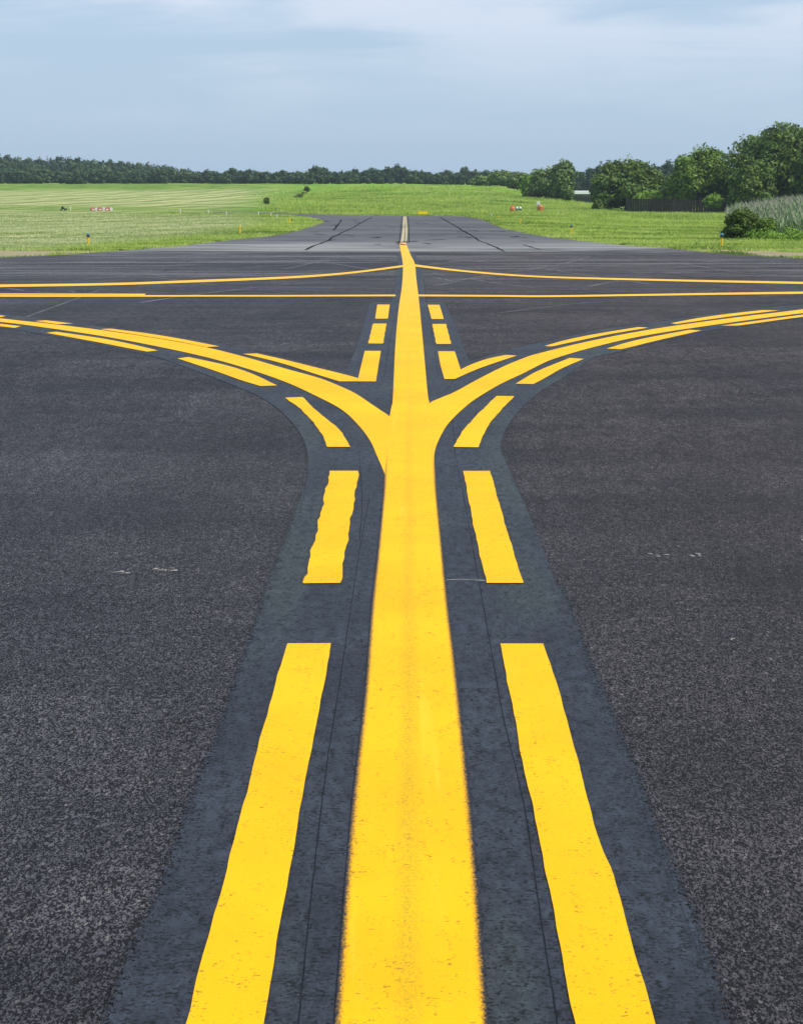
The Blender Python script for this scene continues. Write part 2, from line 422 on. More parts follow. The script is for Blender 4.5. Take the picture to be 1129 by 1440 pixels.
def seg_dist(P, X, Y):
    P = np.array([p[:] for p in P]); d = np.full(X.shape, 1e9)
    for a, b in zip(P[:-1], P[1:]):
        v = b-a; t = np.clip(((X-a[0])*v[0]+(Y-a[1])*v[1])/max(v@v, 1e-9), 0, 1)
        d = np.minimum(d, np.hypot(X-a[0]-t*v[0], Y-a[1]-t*v[1]))
    return d
def zones(X, Y):
    """what grows where: mown hay share, lush mound share, bare sandy soil share"""
    X = np.asarray(X, float); Y = np.asarray(Y, float)
    px = X/np.maximum(Y, 20)*F+564.5
    d = seg_dist(pl, X, Y)
    hay = np.clip((430-px)/90, 0, 1)*np.clip((d-2.0)/4.5, 0, 1)*np.where(Y > 150, np.clip((380-px+(Y-150)*.6)/120, 0, 1), 1)
    hay *= np.clip((345-Y)/45, 0, 1)
    hay *= 1-.85*np.exp(-((Y-168)/14.0)**2)*np.clip((px+120)/200, .3, 1)
    lush = np.clip((px-330)/80, 0, 1)*np.clip((Y-60)/20, .5, 1)
    lush = np.maximum(lush, np.exp(-(d/3)**2))
    return hay, lush
def axis(parts):
    out = []
    for a, b, s in parts: out += list(np.arange(a, b, s))
    return np.array(out+[parts[-1][1]], float)
ya = axis([(-60, 50, 5), (50, 150, .8), (150, 330, 1.5), (330, 520, 5), (520, 3000, 60)])
xa = axis([(-1500, -160, 60), (-160, -60, 5), (-60, 60, 1.2), (60, 160, 5), (160, 1500, 60)])
XX, YY = np.meshgrid(xa, ya)
ZZ = ground(XX, YY)
hay, lush = zones(XX, YY)
V = np.stack([XX.ravel(), YY.ravel(), ZZ.ravel()-.0], 1)
nx, ny = len(xa), len(ya)
ii = (np.arange(ny-1)[:, None]*nx+np.arange(nx-1)[None]).ravel()
me = np_mesh('ground', V, quads=np.stack([ii, ii+1, ii+nx+1, ii+nx], 1))
for nm, arr in (('straw', hay), ('mound', lush), ('soil', np.zeros_like(hay))):
    a = me.attributes.new(nm, 'FLOAT', 'POINT'); a.data.foreach_set('value', arr.ravel().astype(np.float32))
me.polygons.foreach_set('use_smooth', np.ones(len(me.polygons), bool))
tag(link('ground', me, M['ground']), kind='structure')

# ------------------------------------------------------------------ pavements
PV = .03
tax = tag(drape('taxiway', [pave_poly], M['asphalt'], PV, sx=5.0), kind='structure')
front = W([(150, 354.6), (260, 352.8), (380, 353.6), (480, 354), (580, 354), (700, 354), (800, 353.5), (880, 351.5), (946, 350.2)])
old_poly = front+[p for p in reversed(ptt) if at(935, 349).y < p.y-0 or p.x < 20]
# keep only edge points of the stem (beyond the crossing)
lim = front[-1]
old_r = [p for p in reversed(ptt) if p.y > lim.y+.2 and p.x < lim.x+3 and p.x > -60]
old_l = [p for p in reversed(pl) if p.y > front[0].y+.2]
old_poly = front+old_r+old_l
tag(drape('old_taxiway', [old_poly], M['old'], PV+.004, sx=5.0), kind='structure')

# bare sandy soil where the verge is worn beside the pavement
soilL = W([(-300, 372.5), (0, 361.2), (71, 358.4), (120, 355), (175, 351.6), (150, 351.9), (118, 352.2), (60, 352.6), (0, 351.8), (-300, 356)])
soilR = W([(960, 350.2), (990, 353.3), (1056, 358.8), (1129, 362.5), (1500, 379), (1500, 366), (1129, 354.3), (1080, 353.0), (1040, 351.8), (1010, 350.6)])
def ragged(P, amp=.5):
    out = []
    for a, b in zip(P, P[1:]+P[:1]):
        n = max(1, int((b-a).length/.8))
        for k in range(n):
            q = a.lerp(b, k/n); out.append(q+Vector((random.gauss(0, amp*.3), random.gauss(0, amp*.3))))
    return out
tag(drape('bare_soil', [ragged(soilL)], M['soil'], .018, sx=5), kind='structure')
tag(drape('bare_soil', [ragged(soilR)], M['soil'], .018, sx=5), kind='structure')

# sealed cracks on the old pavement
def strip(P, w0, w1=None, jit=0):
    w1 = w0 if w1 is None else w1
    a, b = [], []
    n = len(P)
    for i, p in enumerate(P):
        d = (P[min(i+1, n-1)]-P[max(i-1, 0)]).normalized(); s = Vector((-d.y, d.x)); ww = (w0+(w1-w0)*i/max(n-1, 1))/2
        ww *= 1+random.uniform(-jit, jit)
        a.append(p+s*ww); b.append(p-s*ww)
    return a+b[::-1]
oldt = bpy.data.objects['old_taxiway']
for pts, wd in (([(523, 305.5), (500, 318), (470, 333), (447, 344), (428, 352)], .10), ([(618, 305.5), (640, 318), (664, 332), (690, 345), (708, 353.5)], .10),
                ([(480, 309), (476, 316), (468, 324)], .1), ([(606, 312), (622, 313)], .14), ([(735, 344), (752, 349), (760, 351)], .08)):
    P = catmull(W(pts), 7); P = [p+Vector((random.gauss(0, .02), random.gauss(0, .08))) for p in P]
    drape('sealed_crack', [strip(P, wd, jit=.3)], M['seal'], PV+.008, oldt)
for k in range(46):
    px = random.uniform(430, 770); py = random.uniform(309, 345); ln = random.uniform(8, 30)
    P = catmull(W([(px, py), (px+ln/2, py+random.uniform(-.8, .8)), (px+ln, py+random.uniform(-1.5, 1.5))]), 5)
    drape('sealed_crack', [strip(P, random.uniform(.06, .2), jit=.5)], M['seal'], PV+.008+k*.0002, oldt)
# dust arcs left by turning wheels on the crossing, and chalky scuffs close by
k = 0
for pts, wd in (([(0, 372), (200, 366), (420, 368), (560, 362)], .05), ([(120, 392), (300, 380), (480, 366)], .06), ([(40, 445), (105, 421), (140, 408)], .025),
                ([(620, 396), (740, 384), (850, 381), (1000, 384)], .05), ([(600, 372), (720, 361), (900, 366), (1129, 380)], .06), ([(640, 389), (760, 405), (900, 409)], .05),
                ([(880, 361), (960, 371), (1040, 383), (1129, 389)], .05), ([(300, 358), (430, 366), (560, 384)], .05), ([(610, 402), (680, 388), (790, 371), (830, 360)], .05),
                ([(200, 425), (360, 404), (470, 395)], .05), ([(700, 440), (850, 424), (1000, 430), (1129, 426)], .03), ([(0, 385), (150, 379), (330, 374)], .05),
                ([(780, 376), (900, 372), (1129, 370)], .08), ([(400, 378), (480, 362), (550, 357)], .05), ([(640, 365), (760, 377), (870, 395)], .05)):
    P = catmull(W(pts), 12); P = [p+Vector((0, random.gauss(0, .03))) for p in P]
    drape('tyre_trail', [strip(P, wd, jit=.5)], M['dust'], PV+.0015+k*.0001, tax); k += 1
for q in range(34):
    px = random.uniform(-60, 1150); py = random.uniform(357, 424); ln = random.uniform(60, 240); sl_ = random.uniform(-.11, .11); cv = random.uniform(-7, 7)
    P = catmull(W([(px+ln*t, max(355.5, py+sl_*ln*t+cv*4*t*(1-t))) for t in (0, .33, .66, 1)]), 9); P = [p+Vector((0, random.gauss(0, .02))) for p in P]
    drape('tyre_trail', [strip(P, random.uniform(.02, .06), jit=.8)], M['dust'] if q % 3 else M['darkdust'], PV+.0003+q*.00004, tax)
for cx, cy, n, sprd in ((172, 805, 5, 14), (232, 801, 7, 20), (925, 780, 4, 14), (975, 780, 4, 10), (1024, 899, 2, 6), (1126, 761, 3, 5), (68, 486, 2, 6), (4, 483, 2, 6), (700, 421, 2, 7), (893, 466, 2, 3), (30, 470, 2, 8)):
    polys = []
    for j in range(n):
        a = at(cx+random.uniform(-sprd, sprd), cy+random.uniform(-2.2, 2.2)); q = (at(cx+1, cy)-at(cx, cy)).length
        ln = random.uniform(.2, .5)*sprd*q; w_ = random.uniform(.006, .016)*(1+q*30)
        P = [a+Vector((ln*t, random.gauss(0, w_*.4)+ln*.1*t)) for t in (-.5, -.3, -.1, .1, .3, .5)]
        polys.append(strip(P, w_*.3, w_*.9, .8))
    drape('scuff_mark', polys, M['scuff'], PV+.0025, tax, step=.0001)

# ------------------------------------------------------------------ painted markings
SL, YL = PV+.004, PV+.0055
slate_out = [(40, 1700), (110, 1560), (150, 1480), (188, 1362), (241, 1240), (282, 1117), (315, 1034), (344, 944), (371, 862), (380, 828), (413, 742), (430, 688), (433, 641), (423, 611), (401, 584), (380, 567), (362, 556), (336, 545), (301, 531), (255, 514), (215, 500.5), (141, 485), (65, 470.5), (0, 461), (-160, 443)]
slate_ul = [(-160, 424), (0, 441.5), (65, 448.8), (156, 460.8), (212, 467.2), (309, 485), (361, 495), (400, 503.5), (450, 516), (486, 523)]
slate_cl = [(501, 490), (512, 455), (520, 428), (524, 425), (551, 425), (556, 400), (560, 375), (558, 355), (558, 343)]
slate_cr = [(575, 343), (582, 355), (592, 375), (595, 395), (598, 425), (624, 425), (632, 440), (641, 459), (652, 490), (660, 508)]
slate_ur = [(703, 496), (740, 486), (776, 478.5), (841, 463.5), (911, 455), (988, 443), (1070, 434), (1129, 428.5), (1300, 411)]
slate_lr = [(1300, 432), (1129, 447.2), (1054, 457), (985, 467), (923, 481), (873, 494), (837, 502), (819, 512), (793, 530), (760, 550), (733, 574), (711, 604), (704, 629), (712, 651), (737, 708), (760, 765), (792, 850), (812, 905), (842, 981), (882, 1082), (915, 1172), (957, 1273), (988, 1359), (1010, 1440), (1060, 1600), (1090, 1700)]
P = catmull(W(slate_out), 4)+catmull(W(slate_ul), 4)+W(slate_cl)+W(slate_cr)+catmull(W(slate_ur), 4)+catmull(W(slate_lr), 4)
o = drape('border_paint', [P], M['slate'], PV+.0025, sx=3)
tag(o, 'smooth slate-black painted border that surrounds the yellow centre line and both curves', 'painted border')
# slightly raised overlap seams in the border paint
for pts in ([(520, 700), (508, 760), (497, 830), (478, 960), (462, 1060), (440, 1240), (420, 1440), (412, 1560)], [(640, 640), (652, 700), (668, 790), (688, 900), (708, 1010), (736, 1130), (760, 1290), (783, 1440), (796, 1560)],
            [(505, 640), (509, 700), (506, 760)], [(558, 430), (548, 480), (540, 530)], [(596, 395), (606, 460), (616, 530)], [(636, 590), (640, 640)], [(612, 563), (632, 543), (640, 530)]):
    Pq = catmull(W(pts), 10); Pq = [p+Vector((random.gauss(0, .0004), 0)) for p in Pq]
    drape('paint_seam', [strip(Pq, .0022, .003, .3)], M['seam'], PV+.0035, o, sx=3)
drape('hairline_crack', [strip(catmull(W([(628, 816), (655, 815.4), (682, 817)]), 6), .004, .006, .6)], M['scuff'], PV+.004, o)

ovm = slate_mat(True)
lo_ = catmull(W([(40, 1700)]+slate_out[1:12]), 5); ro_ = catmull(W([(782, 825), (792, 850)]+slate_lr[-9:]), 5)
lo2, ro2 = [p+Vector((-.055, 0)) for p in lo_], [p+Vector((.055, 0)) for p in ro_]
for rim in (catmull(W(slate_out[11:17]), 6), catmull(W(slate_lr[9:15]), 6)):
    drape('paint_rim', [strip(rim, .0035, .0045, .5)], M['rim'], PV+.0038, o, sx=3)
for inner, outer in ((lo_, lo2), (ro_, ro2)):
    inn = [p+Vector((.001 if inner is lo_ else -.001, 0)) for p in inner]
    drape('overspray', [inn+outer[::-1]], ovm, PV+.0033, o, sx=3, acr=(outer, inn))
def edges(l, r, n=5):
    return catmull(W(l), n)+catmull(W(r), n)[::-1]
def wob(P, amp, f=9.0, ph=0):
    """hand-rolled paint edge: sideways wobble along a world polyline"""
    out = []
    for i in range(len(P)-1):
        n = max(1, int((P[i+1]-P[i]).length/.018))
        for k in range(n):
            q = P[i].lerp(P[i+1], k/n)
            dx = amp*(.7*math.sin(q.y*f+ph)+.45*math.sin(q.y*f*2.3+ph*2)+.22*math.sin(q.y*f*4.1+ph*3)+random.gauss(0, .08))
            out.append(q+Vector((dx, 0)))
    out.append(P[-1]); return out

# the two curves
cl_up = [(-160, 429.5), (0, 447.9), (71, 455.7), (142, 464.5), (213, 475), (283.4, 487.5), (340, 501.2), (400, 518.4), (450, 532.5), (478, 543.6), (500, 554), (521, 568), (535, 577.5), (549, 588), (560, 610), (565, 676)]
cl_lo = [(-160, 436.5), (0, 452.8), (71, 462), (142, 472.7), (213, 485.8), (283.4, 501), (340, 516.5), (400, 537), (447, 558.5), (481, 577), (504.5, 599), (520.7, 620.8), (529.8, 641), (536, 655), (541, 668), (543, 678)]
cr_up = [(1300, 413.5), (1129, 435.2), (1054, 444.3), (956, 457.4), (890.7, 467.9), (825.4, 480.9), (760, 496.8), (736.6, 504), (703, 518.2), (670, 535), (639, 552), (620, 560), (603.5, 568.6), (596, 590), (590, 650)]
cr_lo = [(1300, 420.5), (1129, 440.6), (1054, 450.2), (956, 464.2), (890.7, 475.4), (825.4, 491), (780, 504.6), (760, 513), (736.6, 525), (703, 541), (669.5, 561), (649.3, 577), (631, 595.5), (621, 611), (613, 629), (610.3, 643), (611, 660)]
G_ = 'yellow taxiway lines'
tag(drape('painted_line', [edges(cl_up, cl_lo)], M['yel'], YL, sx=3), 'solid yellow line that curves off to the left from the centre line', 'painted line', G_)
tag(drape('painted_line', [edges(cr_up, cr_lo)], M['yel'], YL+.0006, sx=3), 'solid yellow line that curves off to the right from the centre line', 'painted line', G_)
# centre line
ce_l = [(447, 1720), (470, 1440), (493.5, 1145), (513, 970), (522.6, 850), (531, 775), (540.6, 675), (546, 600), (551, 570), (552.5, 560), (556.5, 478), (561, 431), (565, 404), (566.6, 373.5), (564.2, 357), (561.4, 341.6)]
ce_r = [(708, 1720), (686.5, 1440), (663.5, 1152), (641, 940), (630, 850), (622, 770), (612.4, 675), (606, 600), (603.8, 568.6), (601.3, 555), (597, 508), (592, 454), (588, 414), (585, 390), (583, 370.5), (576.6, 357), (570.6, 341.6)]
el, er = catmull(W(ce_l), 6), catmull(W(ce_r), 6)
tag(drape('painted_line', [el+er[::-1]], M['yelc'], YL+.0012, sx=3, sy=.5, acr=(el, er)), 'wide solid yellow centre line running straight ahead from the foreground', 'painted line', G_)
# old centre line beyond, two worn ribbons with a gap
ol = W([(563, 341.2), (565, 331), (566, 321.7), (566.6, 312), (567.2, 304.4)]); om = W([(567.2, 341.2), (568.8, 331), (569.3, 321.7), (569.2, 312), (569.0, 304.4)])
on = W([(569, 341.2), (570, 331), (570.3, 321.7), (569.8, 312), (569.2, 304.4)]); orr = W([(571, 341.2), (572.6, 331), (572.8, 321.7), (572, 312), (571.4, 304.4)])
drk = drape('worn_line', [ol+om[::-1], on+orr[::-1]], M['faded'], YL, sx=3)
tag(drk, 'cracked faded centre line on the old pavement beyond the bright yellow one', 'painted line', G_)
drape('black_edging', [strip(catmull(W([(561, 341), (563.6, 322), (565.4, 304.2)]), 6), .04), strip(catmull(W([(575, 341), (575, 322), (573.2, 304.2)]), 6), .04)], M['seam'], PV+.009, drk)
# crossing line, twice as wide at its left end
tag(drape('painted_line', [W([(-260, 410), (0, 412.9), (100, 413.1), (205, 413.3), (204, 415.3), (100, 414.8), (0, 414.5), (-260, 412)]), edges([(-260, 412.6), (0, 415.0), (197, 415.4), (300, 415.3), (400, 415.3), (556, 414.6)], [(-260, 415.6), (0, 417.6), (197, 417.6), (300, 417.4), (400, 417.4), (556, 417.0)])],
           M['yel'], YL, sx=3), 'thin yellow crossing line left of the centre line, doubled towards its left end', 'painted line', G_)
tag(drape('painted_line', [edges([(588, 414.5), (700, 415.2), (780, 415.5), (956, 412.9), (1129, 410.3), (1500, 406)], [(588, 417.0), (700, 417.6), (780, 418.0), (956, 415.6), (1129, 413.4), (1500, 409)])], M['yel'], YL, sx=3),
    'thin yellow crossing line right of the centre line, single and straight', 'painted line', G_)
tag(drape('painted_line', [edges([(-260, 403.5), (0, 400.4), (156, 398.2), (248, 395), (400, 389.2), (484, 383.4), (567, 373)], [(-260, 406.8), (0, 404.0), (156, 401.4), (248, 398.3), (400, 392.2), (484, 386), (567, 375.6)])], M['yel'], YL+.001, sx=3),
    'thin yellow line beyond the crossing line, bending away to the far left', 'painted line', G_)
tag(drape('painted_line', [edges([(582, 371.8), (636, 378.5), (703, 384.7), (780, 389), (956, 393.4), (1129, 396.6), (1500, 403)], [(582, 374.8), (636, 381), (703, 387), (780, 391.3), (956, 396), (1129, 399.6), (1500, 406)])], M['yel'], YL+.001, sx=3),
    'thin yellow line beyond the crossing line, bending away to the far right', 'painted line', G_)
# dashes
GD = 'yellow dashes beside the solid lines'
def dash(label, l, r, amp=0.0, n=4, ph=0.0):
    L_, R_ = catmull(W(l), n), catmull(W(r), n)
    if amp: L_, R_ = wob(L_, amp, 9, ph), wob(R_, amp*.8, 8, ph+2)
    o = drape('painted_dash', [L_+R_[::-1]], M['yel'], YL+.0006, sx=3)
    return tag(o, label, 'painted dash', GD)
dash('long yellow dash nearest the viewer, left of the centre line', [(404, 906.2), (379, 993.5), (356, 1080), (323.5, 1207), (293, 1320), (262, 1440), (247, 1500)], [(465.8, 906), (448.6, 1002), (436, 1063), (417.8, 1166), (401.4, 1260), (386, 1350), (371, 1440), (362, 1500)], .0018)
dash('long yellow dash nearest the viewer, right of the centre line', [(702.8, 906.5), (718.8, 986), (736.4, 1082), (756.6, 1172.6), (776.7, 1278), (808, 1440), (818, 1500)], [(764, 906.5), (789.3, 986), (812, 1072), (842, 1183), (862.5, 1235), (883, 1309), (905, 1384), (920, 1440), (936, 1500)], .0018, 4, 1)
dash('wavy-edged yellow dash left of the centre line, second from the viewer', [(464.5, 663), (456, 700), (445, 750), (426.5, 821.5)], [(504.5, 663), (498, 705), (489, 757), (478.5, 821)], .0055, 4, 2)
dash('straight yellow dash right of the centre line, second from the viewer', [(651.5, 663.2), (661, 715), (670, 760), (684, 821)], [(689, 663.2), (700, 703), (715, 755), (735.5, 821)], .0022, 4, 3)
dash('bent yellow dash on the inside of the left curve, right at its bend', [(401, 560), (424, 577), (444, 599), (454, 614), (460.5, 629.3)], [(425.5, 559), (447, 580), (471, 599), (484, 614), (492.5, 629.3)], .003)
dash('bent yellow dash on the inside of the right curve, right at its bend', [(698, 557.6), (669.5, 585.4), (649, 609), (638, 629.3)], [(723, 557.8), (700, 582), (684.6, 602), (676, 621), (672.5, 629.8)], .003)
dash('smallest and farthest yellow dash close beside the centre line on its left', [(530.6, 428.7), (527.6, 448.5)], [(548, 428.7), (545.4, 448.5)])
dash('middle one of the three short dashes left of the centre line past the fork', [(524.5, 455.5), (517.8, 483.5)], [(543.4, 455.5), (538.7, 483.5)], .004)
dash('smallest and farthest yellow dash close beside the centre line on its right', [(601.3, 429), (606.7, 449)], [(617.8, 429), (623.8, 449)])
dash('middle one of the three short dashes right of the centre line past the fork', [(607.7, 456), (613.4, 484.2)], [(626.9, 456), (634.3, 484.2)], .004)
# the two dashes joined into a V with the first outer dash of each curve
Lv = W([(513, 494), (503.7, 532.4)])+catmull(W([(503.7, 532.4), (480, 526), (450.5, 518.8), (400, 506.3), (361.4, 497.5)]), 4)+W([(341.9, 498.2)])+catmull(W([(341.9, 498.2), (370, 504.5), (400, 512.4), (440.4, 525.4), (477, 536.9)]), 4)+W([(528.6, 537), (535.6, 494)])
def dedupe(P):
    o_ = [P[0]]
    for p in P[1:]:
        if (p-o_[-1]).length > 1e-4: o_.append(p)
    return o_
tag(drape('painted_dash', [dedupe(Lv)], M['yel'], YL+.0006, sx=3), 'yellow V-shaped pair of joined dashes inside the fork on the left', 'painted dash', GD)
Rv = W([(615.8, 494.6), (619, 513), (624.8, 533.6), (639.6, 533.4)])+catmull(W([(639.6, 533.4), (669, 520.5), (703, 508.3), (726.5, 500.7)]), 4)+W([(726.5, 500.7), (711.3, 499.7)])+catmull(W([(711.3, 499.7), (686, 505), (664, 512.5), (647.4, 520.2)]), 4)+W([(647.4, 520.2), (639.3, 494.6)])
tag(drape('painted_dash', [dedupe(Rv)], M['yel'], YL+.0006, sx=3), 'yellow V-shaped pair of joined dashes inside the fork on the right', 'painted dash', GD)
dash('curving yellow dash below the left curve, next to the bent one', [(265.7, 502.6), (318.9, 514.4), (354.3, 526), (389.7, 542.6)], [(249.8, 504.6), (301.2, 521.6), (336.6, 534.3), (366.7, 543.6)])
dash('long thin yellow dash below the left curve, second from the bend', [(79.7, 467), (141.7, 476), (183, 484), (222.5, 493.4)], [(65.5, 468.4), (141.7, 482.4), (175, 489), (207.3, 495)])
dash('thin yellow dash below the left curve, cut by the left picture edge', [(-60, 449.3), (0, 455.6), (30, 459.2)], [(-70, 452), (0, 459.2), (21.3, 461.6)])
dash('long thin yellow dash above the left curve, between V-shaped dash and short one', [(155.9, 462.7), (212.6, 470), (265, 479), (309, 487.7)], [(141.7, 463.3), (200, 472.4), (250, 480.6), (290.5, 488.6)])
dash('short thin yellow dash above the left curve near the left edge', [(65.5, 450.9), (102.7, 455.5)], [(49.6, 451.9), (81.5, 456.3)])
dash('yellow sliver of dash above the left curve at the very edge', [(-60, 437.6), (9, 444.7)], [(-70, 438.8), (2, 446.3)])
dash('curving yellow dash below the right curve, next to the bent one', [(800.9, 503.9), (760, 520.4), (745, 528), (724.8, 540.3)], [(820.5, 505.2), (790, 518.5), (768, 531), (750, 540.7)])
dash('long thin yellow dash below the right curve, second from the bend', [(969, 464.3), (907, 476), (880, 482.5), (852.5, 490.8)], [(985.5, 465.2), (923.4, 479.3), (895, 486.4), (872.8, 491.6)])
dash('thin yellow dash below the right curve, cut by the right picture edge', [(1250, 428), (1129, 442.8), (1054, 452.8), (1013.3, 458.4)], [(1250, 432), (1129, 445.8), (1075, 453.2), (1037.8, 458.2)])
dash('yellow dash above the right curve, nearest the V-shaped dash', [(897.3, 460.4), (841.7, 469.4), (800, 477.6), (765.5, 487)], [(911, 461.3), (860, 469.9), (815, 479.2), (775, 487.8)])
dash('long thin yellow dash above the right curve, farther along near the edge', [(1070.5, 436.6), (1020, 442.2), (980, 448), (943, 454.9)], [(1095, 436.9), (1037.8, 443.9), (985, 451.2), (950, 456.2)])

# ------------------------------------------------------------------ grass blades (near verge, island and mound foot)
def grass(name, n, hmin, hmax, region, label, mat_of):
    X, Y = region(n)
    ok = ~inside(pave_poly, X, Y); X, Y = X[ok], Y[ok]
    d = seg_dist(pl, X, Y); d = np.minimum(d, seg_dist(ptt, X, Y))
    hy, lu = zones(X, Y)
    Z = ground(X, Y); n = len(X)
    soil = inside(soilL, X, Y) | inside(soilR, X, Y)
    keep = ~soil; X, Y, Z, d, hy = X[keep], Y[keep], Z[keep], d[keep], hy[keep]; n = len(X)
    nb = 5
    base = np.repeat(np.stack([X, Y, Z-.01], 1), nb, 0)+np.concatenate([RNG.normal(0, .07, (n*nb, 2)), np.zeros((n*nb, 1))], 1)
    clump = .5+.5*np.sin(base[:, 0]*1.7+np.sin(base[:, 1]*.9)*2)*np.sin(base[:, 1]*1.1)
    hh = RNG.uniform(hmin, hmax, n*nb)**1.0*(.6+.6*clump)*np.repeat(np.where(hy > .5, .6, 1.0), nb)
    a = RNG.uniform(0, 2*np.pi, n*nb); wv = np.stack([np.cos(a), np.sin(a), 0*a], 1)*(RNG.uniform(.012, .03, n*nb))[:, None]*1.5
    lean = np.stack([RNG.normal(0, .35, n*nb), RNG.normal(0, .35, n*nb), np.ones(n*nb)], 1)*hh[:, None]
    V = np.concatenate([base-wv, base+wv, base+lean], 0); m = n*nb
    i = np.arange(m)
    me = np_mesh(name, V, tris=np.stack([i, i+m, i+2*m], 1))
    at_ = me.attributes.new('straw', 'FLOAT', 'POINT'); at_.data.foreach_set('value', np.tile(np.repeat(hy, nb), 3).astype(np.float32))
    return tag(link(name, me, mat_of), label, None, None, 'stuff')
gm = G('grass_blades')
rr = gm.n.new('ShaderNodeNewGeometry').outputs['Random Per Island']
big_n = gm.noise(.5, 5, .65)
gc = gm.mix(rr, (.19, .30, .045), (.56, .68, .13)); gc = gm.mix(gm.rng(big_n, .40, .60, 0, .75), gc, (.56, .62, .17))
gs_ = gm.noise(1.0, 5, .7, gm.mapping((.05, .24, 1), (0, 0, R(6))), .6)
gc = gm.mix(gm.rng(gs_, .50, .60, 0, .9), gc, (.15, .24, .045)); gc = gm.mix(gm.rng(gs_, .45, .34, 0, .6), gc, (.66, .70, .24))
hc_ = gm.mix(rr, (.42, .48, .21), (.76, .76, .44)); hs_ = gm.noise(1.0, 5, .7, gm.mapping((.045, .30, 1), (0, 0, R(-9))), .8)
hc_ = gm.mix(gm.rng(hs_, .46, .60, 0, .85), hc_, (.27, .36, .10)); gc = gm.mix(gm.attr('straw'), gc, hc_)
gm.col(gc); gm.rough(.7); gm.spec(.15)
_tr = gm.n.new('ShaderNodeBsdfTranslucent'); gm.l.new(gc, _tr.inputs[0]); _ms = gm.n.new('ShaderNodeMixShader'); _ms.inputs[0].default_value = .5
gm.l.new(gm.b.outputs[0], _ms.inputs[1]); gm.l.new(_tr.outputs[0], _ms.inputs[2]); gm.l.new(_ms.outputs[0], gm.n['Material Output'].inputs[0])
def reg_near(n):
    Y = 55+90*RNG.random(n)**1.3; t = RNG.uniform(-.27, .27, n); return t*Y, Y
def reg_far(n):
    Y = RNG.uniform(146, 300, n); t = RNG.uniform(-.10, .25, n); k_ = RNG.random(n) < np.clip((t+.085)/.05, 0, 1)*np.clip((300-Y)/60, .15, 1); return (t*Y)[k_], Y[k_]
grass('grass', 70000, .07, .17, reg_near, 'short green grass of the verge and the mown island beside the pavement', gm.m)
grass('grass', 60000, .10, .38, reg_far, 'taller lush green grass of the bank beyond the pavement end', gm.m)
def edge_fringe():
    P = np.array([p[:] for p in pl[::1]]+[p[:] for p in ptt]); seg = [(a, b) for a, b in zip(P[:-1], P[1:]) if np.linalg.norm(b-a) < 60]
    X, Y = [], []
    for a, b in seg:
        n = int(np.linalg.norm(b-a)*28); t = RNG.random(n)[:, None]; q = a+(b-a)*t+RNG.normal(0, .10, (n, 2)); X.append(q[:, 0]); Y.append(q[:, 1])
    return np.concatenate(X), np.concatenate(Y)
EX, EY = edge_fringe()
grass('grass', len(EX), .06, .15, lambda n: (EX, EY), 'ragged fringe of grass growing along the pavement edge', gm.m)

# ------------------------------------------------------------------ trees
def tube_mesh(segs, sides=7):
    """segs: list of polylines [(x,y,z,r), ...]"""
    V, Q = [], []
    for P in segs:
        b0 = len(V)
        for i, (x, y, z, r) in enumerate(P):
            for k in range(sides):
                a = 2*math.pi*k/sides; V.append((x+r*math.cos(a), y+r*math.sin(a), z))
            if i:
                for k in range(sides):
                    a_, b_ = b0+(i-1)*sides+k, b0+(i-1)*sides+(k+1) % sides
                    Q.append((a_, b_, b_+sides, a_+sides))
    return np.array(V), np.array(Q)
def leaf_cloud(lobes, n, size, rnd=RNG, fill=.35):
    """leaf-clump quads spread through lobes (cx,cy,cz,rx,ry,rz)"""
    lob = np.array(lobes, float); wgt = lob[:, 3]*lob[:, 5]; wgt /= wgt.sum()
    k = rnd.choice(len(lob), n, p=wgt); Lb = lob[k]
    d = rnd.normal(0, 1, (n, 3)); d /= np.linalg.norm(d, axis=1)[:, None]
    # knobbly radius so that the outline has bumps and hollows
    rad = 1-np.abs(rnd.normal(0, fill, n)); rad = np.clip(rad, .1, 1)
    ph = k[:, None]*1.7
    kn = 1+.13*np.sin(d[:, 0]*7+ph[:, 0])*np.sin(d[:, 1]*6+ph[:, 0]*2)+.13*np.sin(d[:, 2]*8+ph[:, 0]*3+d[:, 0]*4)+.08*np.sin(d[:, 0]*17+ph[:, 0])*np.sin(d[:, 2]*15)
    rad = rad*kn+np.minimum(rnd.exponential(.025, n), .09)
    c = Lb[:, :3]+d*Lb[:, 3:6]*rad[:, None]
    nrm = d*.9+rnd.normal(0, .55, (n, 3))+np.array([0, 0, .35]); nrm /= np.linalg.norm(nrm, axis=1)[:, None]
    t = np.cross(nrm, rnd.normal(0, 1, (n, 3))); t /= np.linalg.norm(t, axis=1)[:, None]; b = np.cross(nrm, t)
    s = rnd.uniform(.6, 1.3, n)[:, None]*size
    tip = c+t*s*1.1; tl = c-t*s*.8; bl = c+b*s*.55; br = c-b*s*.55
    V = np.stack([tip, bl, tl, br], 1).reshape(-1, 3)
    return V, np.arange(4*n).reshape(-1, 4)
def auto_lobes(w_, d_, h_, z0, n=14, skirt=.5, lean=0):
    L_ = [(0, 0, z0+(h_-z0)*.5, w_*.72, d_*.72, (h_-z0)*.5)]
    for i in range(n):
        a = i*2.399+random.random(); t = (i+.5)/n
        zz = z0+(h_-z0)*(.12+.76*t); prof = math.sin(math.pi*min(1, (.22+.72*t)))**.55
        rr_ = random.uniform(.55, .84)*prof
        s = random.uniform(.26, .42)
        L_.append((math.cos(a)*w_*rr_+lean*t, math.sin(a)*d_*rr_, zz, w_*s, d_*s, (h_-z0)*random.uniform(.14, .22)))
    return L_
